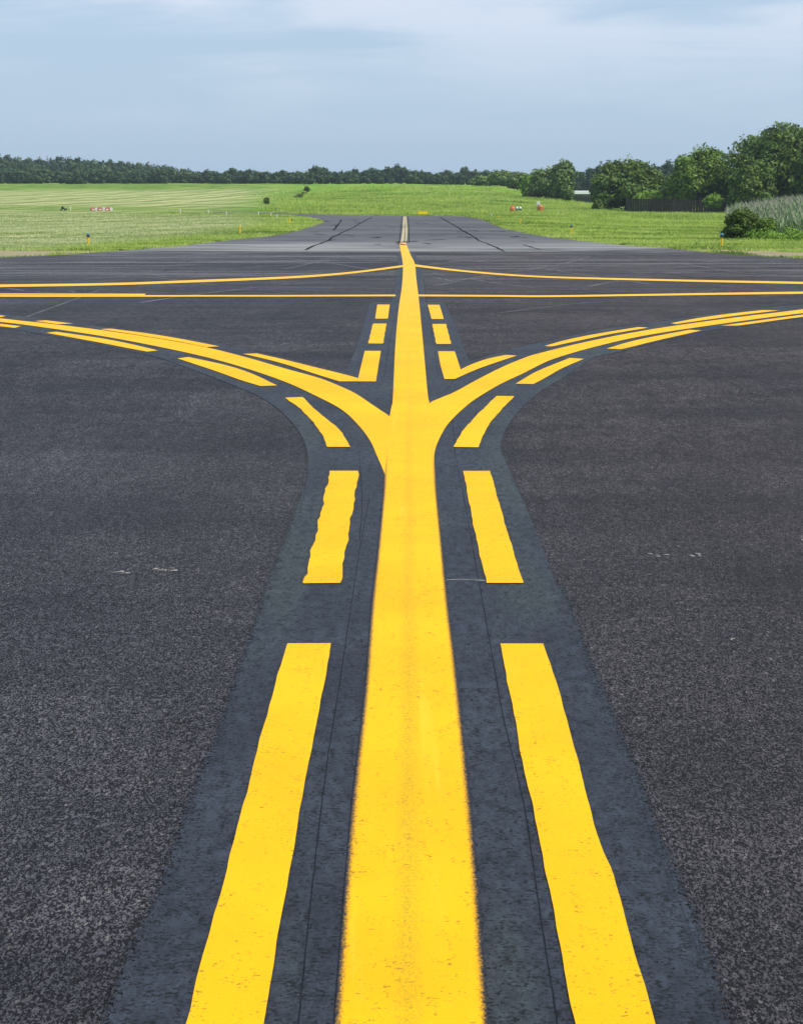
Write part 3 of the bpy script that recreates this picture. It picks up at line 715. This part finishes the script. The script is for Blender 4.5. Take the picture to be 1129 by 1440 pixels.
def tree(kind, px, top, Z, halfw, label, mat, size=.22, n=9000, group='trees on the right', cat='tree', base=None, lobes=14, z0f=.10, trunk=True):
    X = scr(px, Z); g0 = gz(X, Z) if base is None else base
    h = height(top, Z)-g0; wd = halfw/F*Z*(1.17 if cat == 'tree' else 1.05)
    t = empty(kind, (X, Z, g0)); tag(t, label, cat, group)
    lb = auto_lobes(wd, wd*.9, h*.95, h*z0f, lobes)
    V, Q = leaf_cloud(lb, int(n*1.7), size*.82)
    V[:, 2] = np.maximum(V[:, 2], .02)
    link('crown' if trunk else 'foliage', np_mesh(kind+'_crown', V, quads=Q), mat, t)
    r = max(.05, h*.022)
    segs = [[(0, 0, -.2, r*1.5), (0.02*h, 0, h*.12, r*1.1), (.0, .02*h, h*.35, r*.8), (-.02*h, 0, h*.7, r*.35), (0, 0, h*.85, r*.1)]]
    for i in range(9):
        a = i*2.4+random.random(); z1 = h*random.uniform(.15, .5); e = random.uniform(.45, .75)
        segs.append([(0, 0, z1, r*.5), (math.cos(a)*wd*e*.4, math.sin(a)*wd*e*.4, z1+h*.12, r*.3), (math.cos(a)*wd*e, math.sin(a)*wd*e, z1+h*.27, r*.1)])
    V, Q = tube_mesh(segs)
    link('trunk' if trunk else 'stems', np_mesh(kind+'_trunk', V, quads=Q), M['bark'], t)
    return t

tree('broadleaf_tree', 1094, 174, 190, 70, 'tallest dark green tree, filling the right edge above the reeds', M['leafB'], .26, 26000, lobes=26, z0f=.04)
tree('broadleaf_tree', 1166, 176, 186, 56, 'dark green tree cut off by the right picture edge beside the tallest tree', M['leafB'], .26, 12000, lobes=16, z0f=.04)
tree('broadleaf_tree', 1045, 222, 184, 30, 'shorter dark tree leaning against the left flank of the tallest tree', M['leafB'], .22, 9000, z0f=.04)
tree('broadleaf_tree', 978, 206, 196, 42, 'round-topped tree with yellowish crown behind the middle of the dark fence', M['leafA'], .24, 16000, lobes=20, z0f=.05)
tree('broadleaf_tree', 1012, 236, 199, 22, 'small dark tree squeezed between the round-topped and the tallest tree', M['leafB'], .2, 6000, z0f=.05)
tree('broadleaf_tree', 946, 248, 201, 20, 'low green tree in the dip left of the round-topped tree', M['leafD'], .2, 6000, z0f=.05)
tree('broadleaf_tree', 874, 223, 205, 43, 'free-standing dome-shaped dark tree at the left end of the fence', M['leafB'], .24, 15000, lobes=20, z0f=.03)
tree('broadleaf_tree', 909, 246, 207, 20, 'low dark tree touching the right side of the dome-shaped tree', M['leafB'], .2, 6000, z0f=.03)
tree('broadleaf_tree', 787, 224, 252, 17, 'tall upright tree at the right end of the middle clump', M['leafD'], .26, 7000, z0f=.04)
tree('broadleaf_tree', 764, 236, 254, 24, 'broad grey-green tree in the middle of the middle clump', M['leafD'], .26, 8000, z0f=.02)
tree('broadleaf_tree', 745, 241, 258, 14, 'pale green bushy tree on the left of the middle clump', M['leafC'], .24, 4000, z0f=.02)
tree('broadleaf_tree', 725, 242, 300, 16, 'low grey-green tree left of the middle clump, behind the bank', M['leafD'], .3, 4000, z0f=.02)
tree('broadleaf_tree', 702, 240, 320, 16, 'round grey-green tree behind the bank, second left of the middle clump', M['leafD'], .3, 4000, z0f=.02)
tree('broadleaf_tree', 676, 247, 330, 16, 'lowest pale tree behind the bank where it meets the far woods', M['leafD'], .3, 3500, z0f=.02)
# shrubs
GS = 'shrubs'
tree('shrub', 1035, 292, 84, 24, 'dense dark green shrub at the left end of the reeds', M['leafB'], .075, 9000, GS, 'shrub', z0f=.0, trunk=False)
tree('shrub', 1068, 306, 83, 18, 'low broad green shrub in front of the reeds', M['leafA'], .07, 5000, GS, 'shrub', z0f=.0, trunk=False)
tree('shrub', 836, 279, 200, 7, 'small dark bush at the foot of the dome-shaped tree', M['leafB'], .16, 1500, GS, 'shrub', z0f=.0, trunk=False)
tree('shrub', 996, 271, 187, 14, 'light green climber hanging over the dark fence', M['leafC'], .13, 1400, GS, 'shrub', z0f=.3, trunk=False)
tree('shrub', 908, 266, 199, 20, 'bright yellow-green shrub rising behind the left part of the fence', M['leafC'], .15, 3500, GS, 'shrub', z0f=.0, trunk=False)
tree('shrub', 893, 270, 196, 12, 'lime green low shrub behind the first fence boards', M['leafC'], .15, 2200, GS, 'shrub', z0f=.0, trunk=False)
def Zat(px, py): return at(px, py).y
z_ = Zat(378, 287); tree('young_tree', 378, 277.5, z_, 4.2, 'young dark green sapling on the lower left of the bank', M['leafB'], .12, 1300, 'saplings on the bank', 'sapling', z0f=.02, lobes=6)
z_ = Zat(433, 272); tree('young_tree', 434, 262, z_, 4.0, 'young round-headed sapling near the top of the bank', M['leafB'], .16, 1000, 'saplings on the bank', 'sapling', z0f=.3, lobes=5)
# bare leaning shrub beside the sapling
p_ = at(422, 278); X, Z = p_.x, p_.y; k = Z/F
t = empty('bare_shrub', (X, Z, gz(X, Z))); tag(t, 'half bare brown leaning shrub on the bank beside the round-headed sapling', 'shrub', GS)
segs = []
for i in range(16):
    a = random.uniform(-.9, 1.2); ln = random.uniform(5, 13)*k
    segs.append([(random.uniform(-5, 4)*k, 0, 0, .05), (math.sin(a)*ln*.5, random.uniform(-.2, .2), ln*.4, .03), (math.sin(a)*ln, random.uniform(-.4, .4), ln*.75*math.cos(a)+.1, .012)])
V, Q = tube_mesh(segs, 5); link('stems', np_mesh('bare_stems', V, quads=Q), M['bark'], t)
V, Q = leaf_cloud([(-5*k, 0, 2*k, 4*k, .5, 2*k), (0, 0, 4*k, 4*k, .5, 2*k), (5*k, 0, 7*k, 4*k, .5, 1.5*k)], 260, .11); link('foliage', np_mesh('bare_leaves', V, quads=Q), M['leafD'], t)

# far woods: one mass
def woods(name, spec, label, mat, size, per):
    Vs, Qs, off = [], [], 0
    for X, Y, g0, w_, h_ in spec:
        lb = auto_lobes(w_, w_*.8, h_, h_*.0, 8)
        V, Q = leaf_cloud(lb, per, size); V = V+np.array([X, Y, g0]); Vs.append(V); Qs.append(Q+off); off += len(V)
    return tag(link(name, np_mesh(name, np.concatenate(Vs), quads=np.concatenate(Qs)), mat), label, None, None, 'stuff')
def line_top(px):
    xs = [-400, 0, 60, 130, 200, 250, 300, 345, 400, 430, 460, 475, 500, 570, 590, 640, 700, 760, 1300]
    ys = [238, 241, 240, 241, 241, 243, 243, 240, 242, 243, 238, 242, 240, 236, 243, 241, 243, 245, 246]
    return float(np.interp(px, xs, ys))
spec = []
px = -330
while px < 735:
    Z = random.uniform(470, 500); X = scr(px, Z); g0 = gz(X, Z); hh = height(line_top(px)+random.uniform(-2.5, 2.5)-(random.random() < .14)*random.uniform(1, 5), Z)-g0
    spec.append((X, Z, g0, random.uniform(10, 17)/F*Z, hh)); px += random.uniform(8, 15)
woods('far_woods', spec, 'long dark belt of woods along the far edge of the field', M['leafF'], .42, 1700)
def hill_top(px): return float(np.interp(px, [-400, -100, 0, 20, 60, 100, 150, 200, 240, 268, 300], [222, 222, 219, 219, 224, 221, 226, 229, 234, 240, 246]))
spec = []
HX = lambda px: scr(px, 660)
for row, (Zr, f) in enumerate(((560, .35), (600, .7), (650, 1.0))):
    px = -330
    while px < 285:
        Z = Zr+random.uniform(-14, 14); X = scr(px, Z)
        ytop = 243-(243-hill_top(px))*f+random.uniform(-1.8, 1.8); hh = random.uniform(6, 8.5)
        spec.append((X, Z, height(ytop, Z)-hh, random.uniform(9, 17)/F*Z, hh)); px += random.uniform(9, 15)
woods('hill_woods', spec, 'wooded hill rising behind the belt of woods on the far left', M['leafF'], .55, 1300)
# hill itself
xs = np.linspace(-380, 330, 60); ysd = np.array([520, 545, 570, 610, 655, 700, 760])
fr = np.array([0, .1, .35, .7, 1.0, .9, .1]); V = []
for Yv, f in zip(ysd, fr):
    for p in xs:
        tz = height(243-(243-hill_top(p))*f, Yv)-7.5 if f > 0 else 0; X = scr(p, Yv); V.append((X, Yv, max(tz, gz(X, Yv)-.5) if f > 0 else gz(X, Yv)-1))
nx2 = len(xs); ii = (np.arange(len(ysd)-1)[:, None]*nx2+np.arange(nx2-1)[None]).ravel()
tag(link('hills', np_mesh('hills', np.array(V), quads=np.stack([ii, ii+1, ii+nx2+1, ii+nx2], 1)), plain('hill_soil', (.04, .06, .025), .9, .3, .1)), kind='structure')
spec = []
for px, top, hw in ((806, 243, 14), (822, 237, 14), (838, 232, 14), (850, 228, 13), (862, 232, 14), (895, 236, 13), (912, 233, 16), (930, 227, 15), (945, 229, 14), (960, 234, 16), (790, 243, 12), (1000, 232, 30), (1060, 232, 30), (1120, 232, 30), (1180, 230, 30), (1250, 230, 30)):
    Z = random.uniform(425, 450); X = scr(px, Z); g0 = gz(X, Z); spec.append((X, Z, g0, hw/F*Z, height(top, Z)-g0))
woods('distant_woods', spec, 'hazy bluish woods far behind the white-roofed building and the right trees', M['leafF'], .45, 2000)

# ------------------------------------------------------------------ boxes etc.
def box(bm, x0, x1, y0, y1, z0, z1, bev=0):
    r = bmesh.ops.create_cube(bm, size=1)
    for v in r['verts']: v.co = Vector((x0+(v.co.x+.5)*(x1-x0), y0+(v.co.y+.5)*(y1-y0), z0+(v.co.z+.5)*(z1-z0)))
    if bev:
        es = list({e for v in r['verts'] for e in v.link_edges}); bmesh.ops.bevel(bm, geom=es, offset=bev, segments=2, affect='EDGES')
def lathe(bm, prof, n=16, cx=0, cy=0):
    rings = []
    for r, z in prof: rings.append([bm.verts.new((cx+r*math.cos(2*math.pi*k/n), cy+r*math.sin(2*math.pi*k/n), z)) for k in range(n)])
    for a, b in zip(rings[:-1], rings[1:]):
        for k in range(n): bm.faces.new((a[k], a[(k+1) % n], b[(k+1) % n], b[k]))
    bm.faces.new(rings[0][::-1]); bm.faces.new(rings[-1])
def obj(name, fn, mat, parent=None, smooth=False):
    bm = bmesh.new(); fn(bm); bmesh.ops.recalc_face_normals(bm, faces=bm.faces[:])
    me = bpy.data.meshes.new(name); bm.to_mesh(me); bm.free()
    if smooth: me.polygons.foreach_set('use_smooth', np.ones(len(me.polygons), bool))
    return link(name, me, mat, parent)

# board fences
def fence(P, h, bw, label, group, mat, gap=.02, post_every=2.4):
    x0, y0 = P[0]; t = empty('board_fence', (x0, y0, gz(x0, y0))); tag(t, label, 'fence', group); b0 = gz(x0, y0)
    for a, b in zip(P[:-1], P[1:]):
        a = Vector(a); b = Vector(b); Ln = (b-a).length; npn = max(1, round(Ln/post_every)); dv = (b-a)/Ln; ang = math.atan2(dv.y, dv.x)
        for k in range(npn):
            q = a+dv*(Ln*k/npn); q2 = a+dv*(Ln*(k+1)/npn); zz = (gz(*q)+gz(*q2))/2-b0+random.uniform(-.04, .04)
            hh = h*random.uniform(.94, 1.04); wl = Ln/npn
            def pan(bm):
                x = .07
                while x < wl-.05:
                    ww = min(bw, wl-x); tip = random.uniform(-.04, .05)
                    box(bm, x, x+ww-gap, -.015+random.uniform(-.01, .01), .015, .04, hh+tip); x += bw
                box(bm, 0.02, wl, .017, .06, .35, .44); box(bm, 0.02, wl, .017, .06, hh-.4, hh-.31)
            o = obj('board_panel', pan, mat, t); o.location = (q.x-x0, q.y-y0, zz); o.rotation_euler.z = ang
            o = obj('post', lambda bm: (box(bm, -.05, .05, -.06, .06, -.1, hh+.12), box(bm, -.065, .065, -.075, .075, hh+.12, hh+.15)), mat, t); o.location = (q.x-x0, q.y-y0, zz)
    return t
fence([(scr(876, 193), 193), (scr(940, 190), 190), (scr(1016, 188), 188), (scr(1090, 187), 187), (scr(1180, 187), 187)], 1.72, .30, 'dark weathered board fence in front of the round-topped tree', 'fences', M['fence'], .05)
fence([(scr(783, 262), 262), (scr(806, 260), 260), (scr(836, 250), 250)], 1.05, .36, 'low grey fence in front of the white-roofed building', 'fences', plain('grey_timber', (.085, .085, .09), .8, .5, 2), .07)
# white-roofed building
X0, X1 = scr(797, 300), scr(834, 300); g0 = gz((X0+X1)/2, 300)
b = empty('low_building', ((X0+X1)/2, 300, g0)); tag(b, 'low blue-grey building with a flat white roof between two trees', 'building')
wv = (X1-X0)/2; hz = height(273, 300)-g0
obj('wall', lambda bm: box(bm, -wv, wv, 0, 6, -1, hz), M['wall'], b)
obj('roof', lambda bm: box(bm, -wv+.8, wv+.1, -.3, 6.3, hz+.003, height(268.6, 300)-g0, .04), M['roofw'], b)
for i in range(4):
    wx = -wv+.5+i*1.1
    fr_ = obj('window', lambda bm: box(bm, wx, wx+.6, -.06, -.003, hz-1.3, hz-.45), M['white'], b)
    obj('pane', lambda bm: box(bm, wx+.06, wx+.54, -.075, -.063, hz-1.24, hz-.51), M['glass'], fr_)

# ------------------------------------------------------------------ edge lights and markers
GL = 'taxiway edge lights'
def edge_light(px, base, top, label):
    p = at(px, base); Z = p.y; h = (base-top)/F*Z; r = .042*max(1, h/.5)
    t = empty('edge_light', (p.x, p.y, gz(p.x, p.y))); tag(t, label, 'taxiway light', GL)
    obj('stake', lambda bm: lathe(bm, [(r*1.5, -.05), (r*1.5, .03), (r*.9, .05), (r*.9, h*.66), (r*1.25, h*.68), (r*1.25, h*.71)], 14), M['yplastic'], t, False)
    obj('collar', lambda bm: lathe(bm, [(r*1.1, h*.712), (r*1.6, h*.73), (r*1.6, h*.79), (r*1.1, h*.81)], 14), M['black'], t)
    obj('lens', lambda bm: lathe(bm, [(r*1.3, h*.812), (r*1.45, h*.86), (r*1.3, h*.93), (r*.9, h*.98), (r*.3, h)], 14), M['blue'], t, True)
edge_light(1014, 347.5, 327, 'blue-topped yellow edge light right of the pavement, in front of the shrub')
edge_light(125, 345.5, 327, 'blue-topped yellow edge light at the left, beside the sandy verge')
edge_light(803, 328, 315.5, 'blue-topped yellow edge light below the orange barrel, right of the old pavement')
def marker(px, base, top, mat, label, cap=True):
    p = at(px, base); Z = p.y; h = (base-top)/F*Z; r = .045
    t = empty('edge_marker', (p.x, p.y, gz(p.x, p.y))); tag(t, label, 'edge marker', 'thin edge markers in the grass')
    obj('stake', lambda bm: lathe(bm, [(r, -.05), (r*1.1, h*.1), (r, h*.75)], 10), mat, t)
    obj('reflector', lambda bm: lathe(bm, [(r*1.25, h*.752), (r*1.3, h*.97), (r*.8, h)], 10), mat if mat is not M['pale'] else M['white'], t)
marker(337.5, 328.5, 317.5, M['yplastic'], 'yellow marker stake on the left island, close to the near pavement edge')
marker(407.5, 314.3, 306.3, M['yplastic'], 'yellowish marker stake nearest the rounded tip of the left island')
marker(389.4, 307, 301.3, M['pale'], 'pale marker stake second from the tip of the left island')
marker(381, 303.6, 299, M['pale'], 'pale marker stake third from the tip of the left island')
marker(363.6, 302, 298, M['pale'], 'pale marker stake fourth from the tip of the left island')
marker(318.5, 302, 297.4, M['pale'], 'pale marker stake fifth from the tip of the left island')
marker(293.4, 300.5, 295, M['pale'], 'pale marker stake sixth from the tip of the left island')
marker(253.7, 299.6, 294, M['pale'], 'pale marker stake seventh from the tip of the left island')
marker(99.6, 295.6, 290, M['pale'], 'pale marker stake beside the dark machine in the left field')
marker(731.4, 314, 307.6, M['yplastic'], 'yellow marker stake below the green cabinet on the right verge')
marker(701.7, 306.8, 302.8, M['yplastic'], 'yellow marker stake near the far right corner of the old pavement')
marker(691, 303.2, 300, M['pale'], 'pale marker stake at the far right corner of the old pavement')
marker(785.6, 300, 296.2, M['pale'], 'short pale marker stake in grass right of the orange barrel')
# yellow taxiway sign, seen edge of the grass beyond the pavement
p = at(594.5, 302.4); k = p.y/F; t = empty('direction_board', (p.x, p.y, gz(p.x, p.y))); tag(t, 'low yellow sign board at the far end of the old pavement', 'sign')
hw, hh = 7.4*k, 6.2*k
obj('face', lambda bm: box(bm, -hw+.04, hw-.04, -.065, -.05, hh*.28, hh-.04), M['sign'], t)
obj('frame', lambda bm: box(bm, -hw, hw, -.048, .10, hh*.22, hh, .01), plain('dull_orange_metal', (.42, .24, .03), .5), t)
for s in (-1, 1): obj('leg', lambda bm: lathe(bm, [(.03, -.05), (.03, hh*.218)], 8, s*hw*.7, .02), M['grey'], t)
# striped barrier far left
p = at(143, 296.6); k = p.y/F; t = empty('barrier', (p.x, p.y, gz(p.x, p.y))); tag(t, 'long low red and white barrier lying in the left field', 'barrier')
hw, hh = 15.5*k, 5.6*k; n = 9
def blk(i, bm):
    a = -hw+2*hw*i/n; box(bm, a+.01, a+2*hw/n-.01, -.12, .12, .03, hh*(.88+.08*(i % 2)), .03)
for i in range(n): obj('red_segment' if i % 3 != 2 else 'white_segment', lambda bm: blk(i, bm), plain('faded_red_plastic', (.55, .16, .12), .5, .2, 2) if i % 3 != 2 else M['white'], t)
for i in range(3): obj('reflective_band', lambda bm: box(bm, -hw+hw*.2+i*hw*.62, -hw+hw*.42+i*hw*.62, -.126, -.122, hh*.25, hh*.6), M['white'], t)
# dark machine far left
p = at(90.5, 295.6); k = p.y/F; t = empty('wind_machine', (p.x, p.y, gz(p.x, p.y))); tag(t, 'small dark hunched machine standing in the left field', 'machine')
t.name = 'field_machine'
obj('body', lambda bm: (box(bm, -4*k, 1*k, -.4, .4, .12, 4.2*k, .08), box(bm, -3.4*k, -.6*k, -.3, .3, 4.2*k, 5.6*k, .06), box(bm, 1*k, 4.6*k, -.35, .35, .12, 2.4*k, .06)), M['black'], t)
for a in (-2.6, 2.9):
    w_ = obj('wheel', lambda bm: bmesh.ops.create_cone(bm, cap_ends=True, segments=18, radius1=1.0*k, radius2=1.0*k, depth=.14), M['black'], t); w_.rotation_euler.x = R(90); w_.location = (a*k, -.5, .9*k)
obj('handle', lambda bm: box(bm, 3.6*k, 6.4*k, -.03, .03, 2.2*k, 2.5*k), M['grey'], t)
# orange drum with a white box on its head
p = at(759.5, 299); k = p.y/F; t = empty('orange_drum', (p.x, p.y, gz(p.x, p.y))); tag(t, 'rusty orange barrel-shaped drum on the right verge', 'drum')
r = 4.6*k; hh = 10.2*k
obj('shell', lambda bm: lathe(bm, [(r*.8, .0), (r*.9, .06), (r*.98, hh*.3), (r, hh*.5), (r*.95, hh*.8), (r*.8, hh*.95), (r*.6, hh)], 20), M['orangeb'], t, True)
for f in (.25, .5, .75): obj('rib', lambda bm: lathe(bm, [(r*.99, hh*f-.03), (r*1.05, hh*f), (r*.99, hh*f+.03)], 20), M['orangeb'], t, True)
t2 = empty('meter_box', (p.x-2.4*k, p.y+.6, gz(p.x, p.y))); tag(t2, 'white box on a grey post just behind the orange drum', 'box')
obj('case', lambda bm: box(bm, -2.4*k, 2.4*k, -.2, .2, 10.4*k, 15.2*k, .03), M['white'], t2)
obj('door', lambda bm: box(bm, -2*k, 2*k, -.215, -.203, 10.9*k, 14.7*k), plain('off_white_door', (.6, .6, .57), .5), t2)
obj('post', lambda bm: box(bm, -.06, .06, -.05, .05, -.1, 10.4*k), M['grey'], t2)
# red drum and green cabinet
p = at(720, 299); k = p.y/F; t = empty('red_drum', (p.x, p.y, gz(p.x, p.y))); tag(t, 'salmon-red rounded drum next to the green cabinet', 'drum')
r = 3.6*k; hh = 9*k
obj('shell', lambda bm: lathe(bm, [(r*.45, .0), (r*.6, hh*.18), (r*.95, hh*.3), (r, hh*.6), (r*.85, hh*.9), (r*.4, hh)], 20), M['orange'], t, True)
obj('lid', lambda bm: lathe(bm, [(r*.38, hh+.002), (r*.3, hh+.12), (r*.1, hh+.14)], 14), M['orange'], t, True)
p = at(729, 299.4); t = empty('equipment_cabinet', (p.x, p.y, gz(p.x, p.y))); tag(t, 'green equipment cabinet with two white topped domes beside the red drum', 'cabinet')
obj('cabinet_body', lambda bm: (box(bm, -4*k, 4*k, -.3, .3, .25, 5*k, .03), box(bm, -4.3*k, 4.3*k, -.34, .34, 5*k+.002, 5.5*k, .02)), M['greenb'], t)
for s in (-1, 1):
    obj('dome', lambda bm: lathe(bm, [(1.4*k, 5.5*k), (1.5*k, 7.4*k), (1.2*k, 8.4*k), (.4*k, 8.9*k)], 14, s*2.2*k, 0), M['white'], t, True)
    obj('leg', lambda bm: box(bm, s*3.3*k-.05, s*3.3*k+.05, -.2, .2, -.1, .248), M['pale'], t)

# ------------------------------------------------------------------ reeds
n = 5200
t_ = RNG.random(n); Yr = 84+RNG.random(n)**1.2*42
pxr = 1018+RNG.random(n)*260; Xr = (pxr-564.5)/F*Yr
pxr = Xr/Yr*F+564.5
front_lim = 87+np.clip((1070-pxr)*.12, 0, 8); ok = Yr > front_lim; Xr, Yr, pxr = Xr[ok], Yr[ok], pxr[ok]; n = len(Xr)
Zr = ground(Xr, Yr)
topy = np.interp(pxr, [1010, 1040, 1090, 1129, 1280], [301, 293, 283, 277, 264])
hh = (HC-(topy-250)/F*96-Zr)*RNG.uniform(.78, 1.05, n); hh = np.maximum(hh, .8)
hh *= np.clip((Yr-82)/10, .55, 1.0)
lean = RNG.normal(-.10, .10, (n, 2))*hh[:, None]
def blades(name, segsz, wid, mat, parent=None):
    Vv, Qq, o_ = [], [], 0
    for (b0, b1, b2, w0) in segsz:
        m = len(b0); a = RNG.uniform(0, np.pi, m); wv_ = np.stack([np.cos(a), np.sin(a)*.6, 0*a], 1)*w0
        V = np.concatenate([b0-wv_, b0+wv_, b1+wv_*.8, b1-wv_*.8, b2], 0); i = np.arange(m)
        Vv.append(V); Qq.append(np.stack([i, i+m, i+2*m, i+3*m], 1)+o_); Qq.append(np.stack([i+3*m, i+2*m, i+4*m, i+4*m], 1)+o_); o_ += len(V)
    Vv = np.concatenate(Vv); quads = np.concatenate([q for q in Qq if (q[:, 2] != q[:, 3]).all()]); tri = np.concatenate([q[:, :3] for q in Qq if not (q[:, 2] != q[:, 3]).all()])
    return link(name, np_mesh(name, Vv, quads=quads, tris=tri), mat, parent)
base = np.stack([Xr, Yr, Zr], 1); L3 = np.concatenate([lean, np.zeros((n, 1))], 1); up = np.array([0, 0, 1.0])
sg = [(base, base+up*hh[:, None]*.6+L3*.3, base+up*hh[:, None]+L3, .018)]
for j in range(7):
    f = RNG.uniform(.2, .85, n)[:, None]; s0 = base+up*hh[:, None]*f+L3*f*f; a = RNG.uniform(0, 2*np.pi, n); ln = RNG.uniform(.3, .6, n)[:, None]
    d = np.stack([np.cos(a), np.sin(a), 0*a], 1)
    sg.append((s0, s0+(d*.45+up*.6)*ln, s0+(d*.95+up*.55)*ln, .022))
rb = blades('reeds', sg, .02, M['reed'])
tag(rb, 'tall grey-green reeds with pale plumes at the right edge', None, None, 'stuff')
tp = base+up*hh[:, None]*.9+L3*.85; sel = RNG.random(n) < .55; tp = tp[sel]; m = len(tp)
blades('plumes', [(tp, tp+up*.16+RNG.normal(0, .03, (m, 3)), tp+up*.34+np.array([-.10, 0, 0]), .028)], .02, M['plume'], rb)
# leafy weeds along the foot of the reeds
lob = []
for i in range(46):
    px = 1045+i*4.6; Z = 82.5+random.uniform(-1, 2)-(px-1045)*.012; X = scr(px, Z); hgt = random.uniform(.25, .5)
    lob.append((X, Z, gz(X, Z)+hgt*.4, random.uniform(.3, .5), .5, hgt))
V, Q = leaf_cloud(lob, 9000, .06); tag(link('weeds', np_mesh('weeds', V, quads=Q), M['leafC']), 'fresh green weeds along the foot of the reeds', None, None, 'stuff')

# ------------------------------------------------------------------ haze
def hz_(bm): box(bm, -700, 700, -60, 900, -9, 60)
hm = bpy.data.materials.new('haze_air'); hm.use_nodes = True; hn = hm.node_tree.nodes; hn.clear()
pv = hn.new('ShaderNodeVolumePrincipled'); pv.inputs['Color'].default_value = (.72, .86, 1, 1); pv.inputs['Density'].default_value = .0002; pv.inputs['Anisotropy'].default_value = .2
ho = hn.new('ShaderNodeOutputMaterial'); hm.node_tree.links.new(pv.outputs[0], ho.inputs['Volume'])
tag(obj('haze', hz_, hm), kind='stuff')
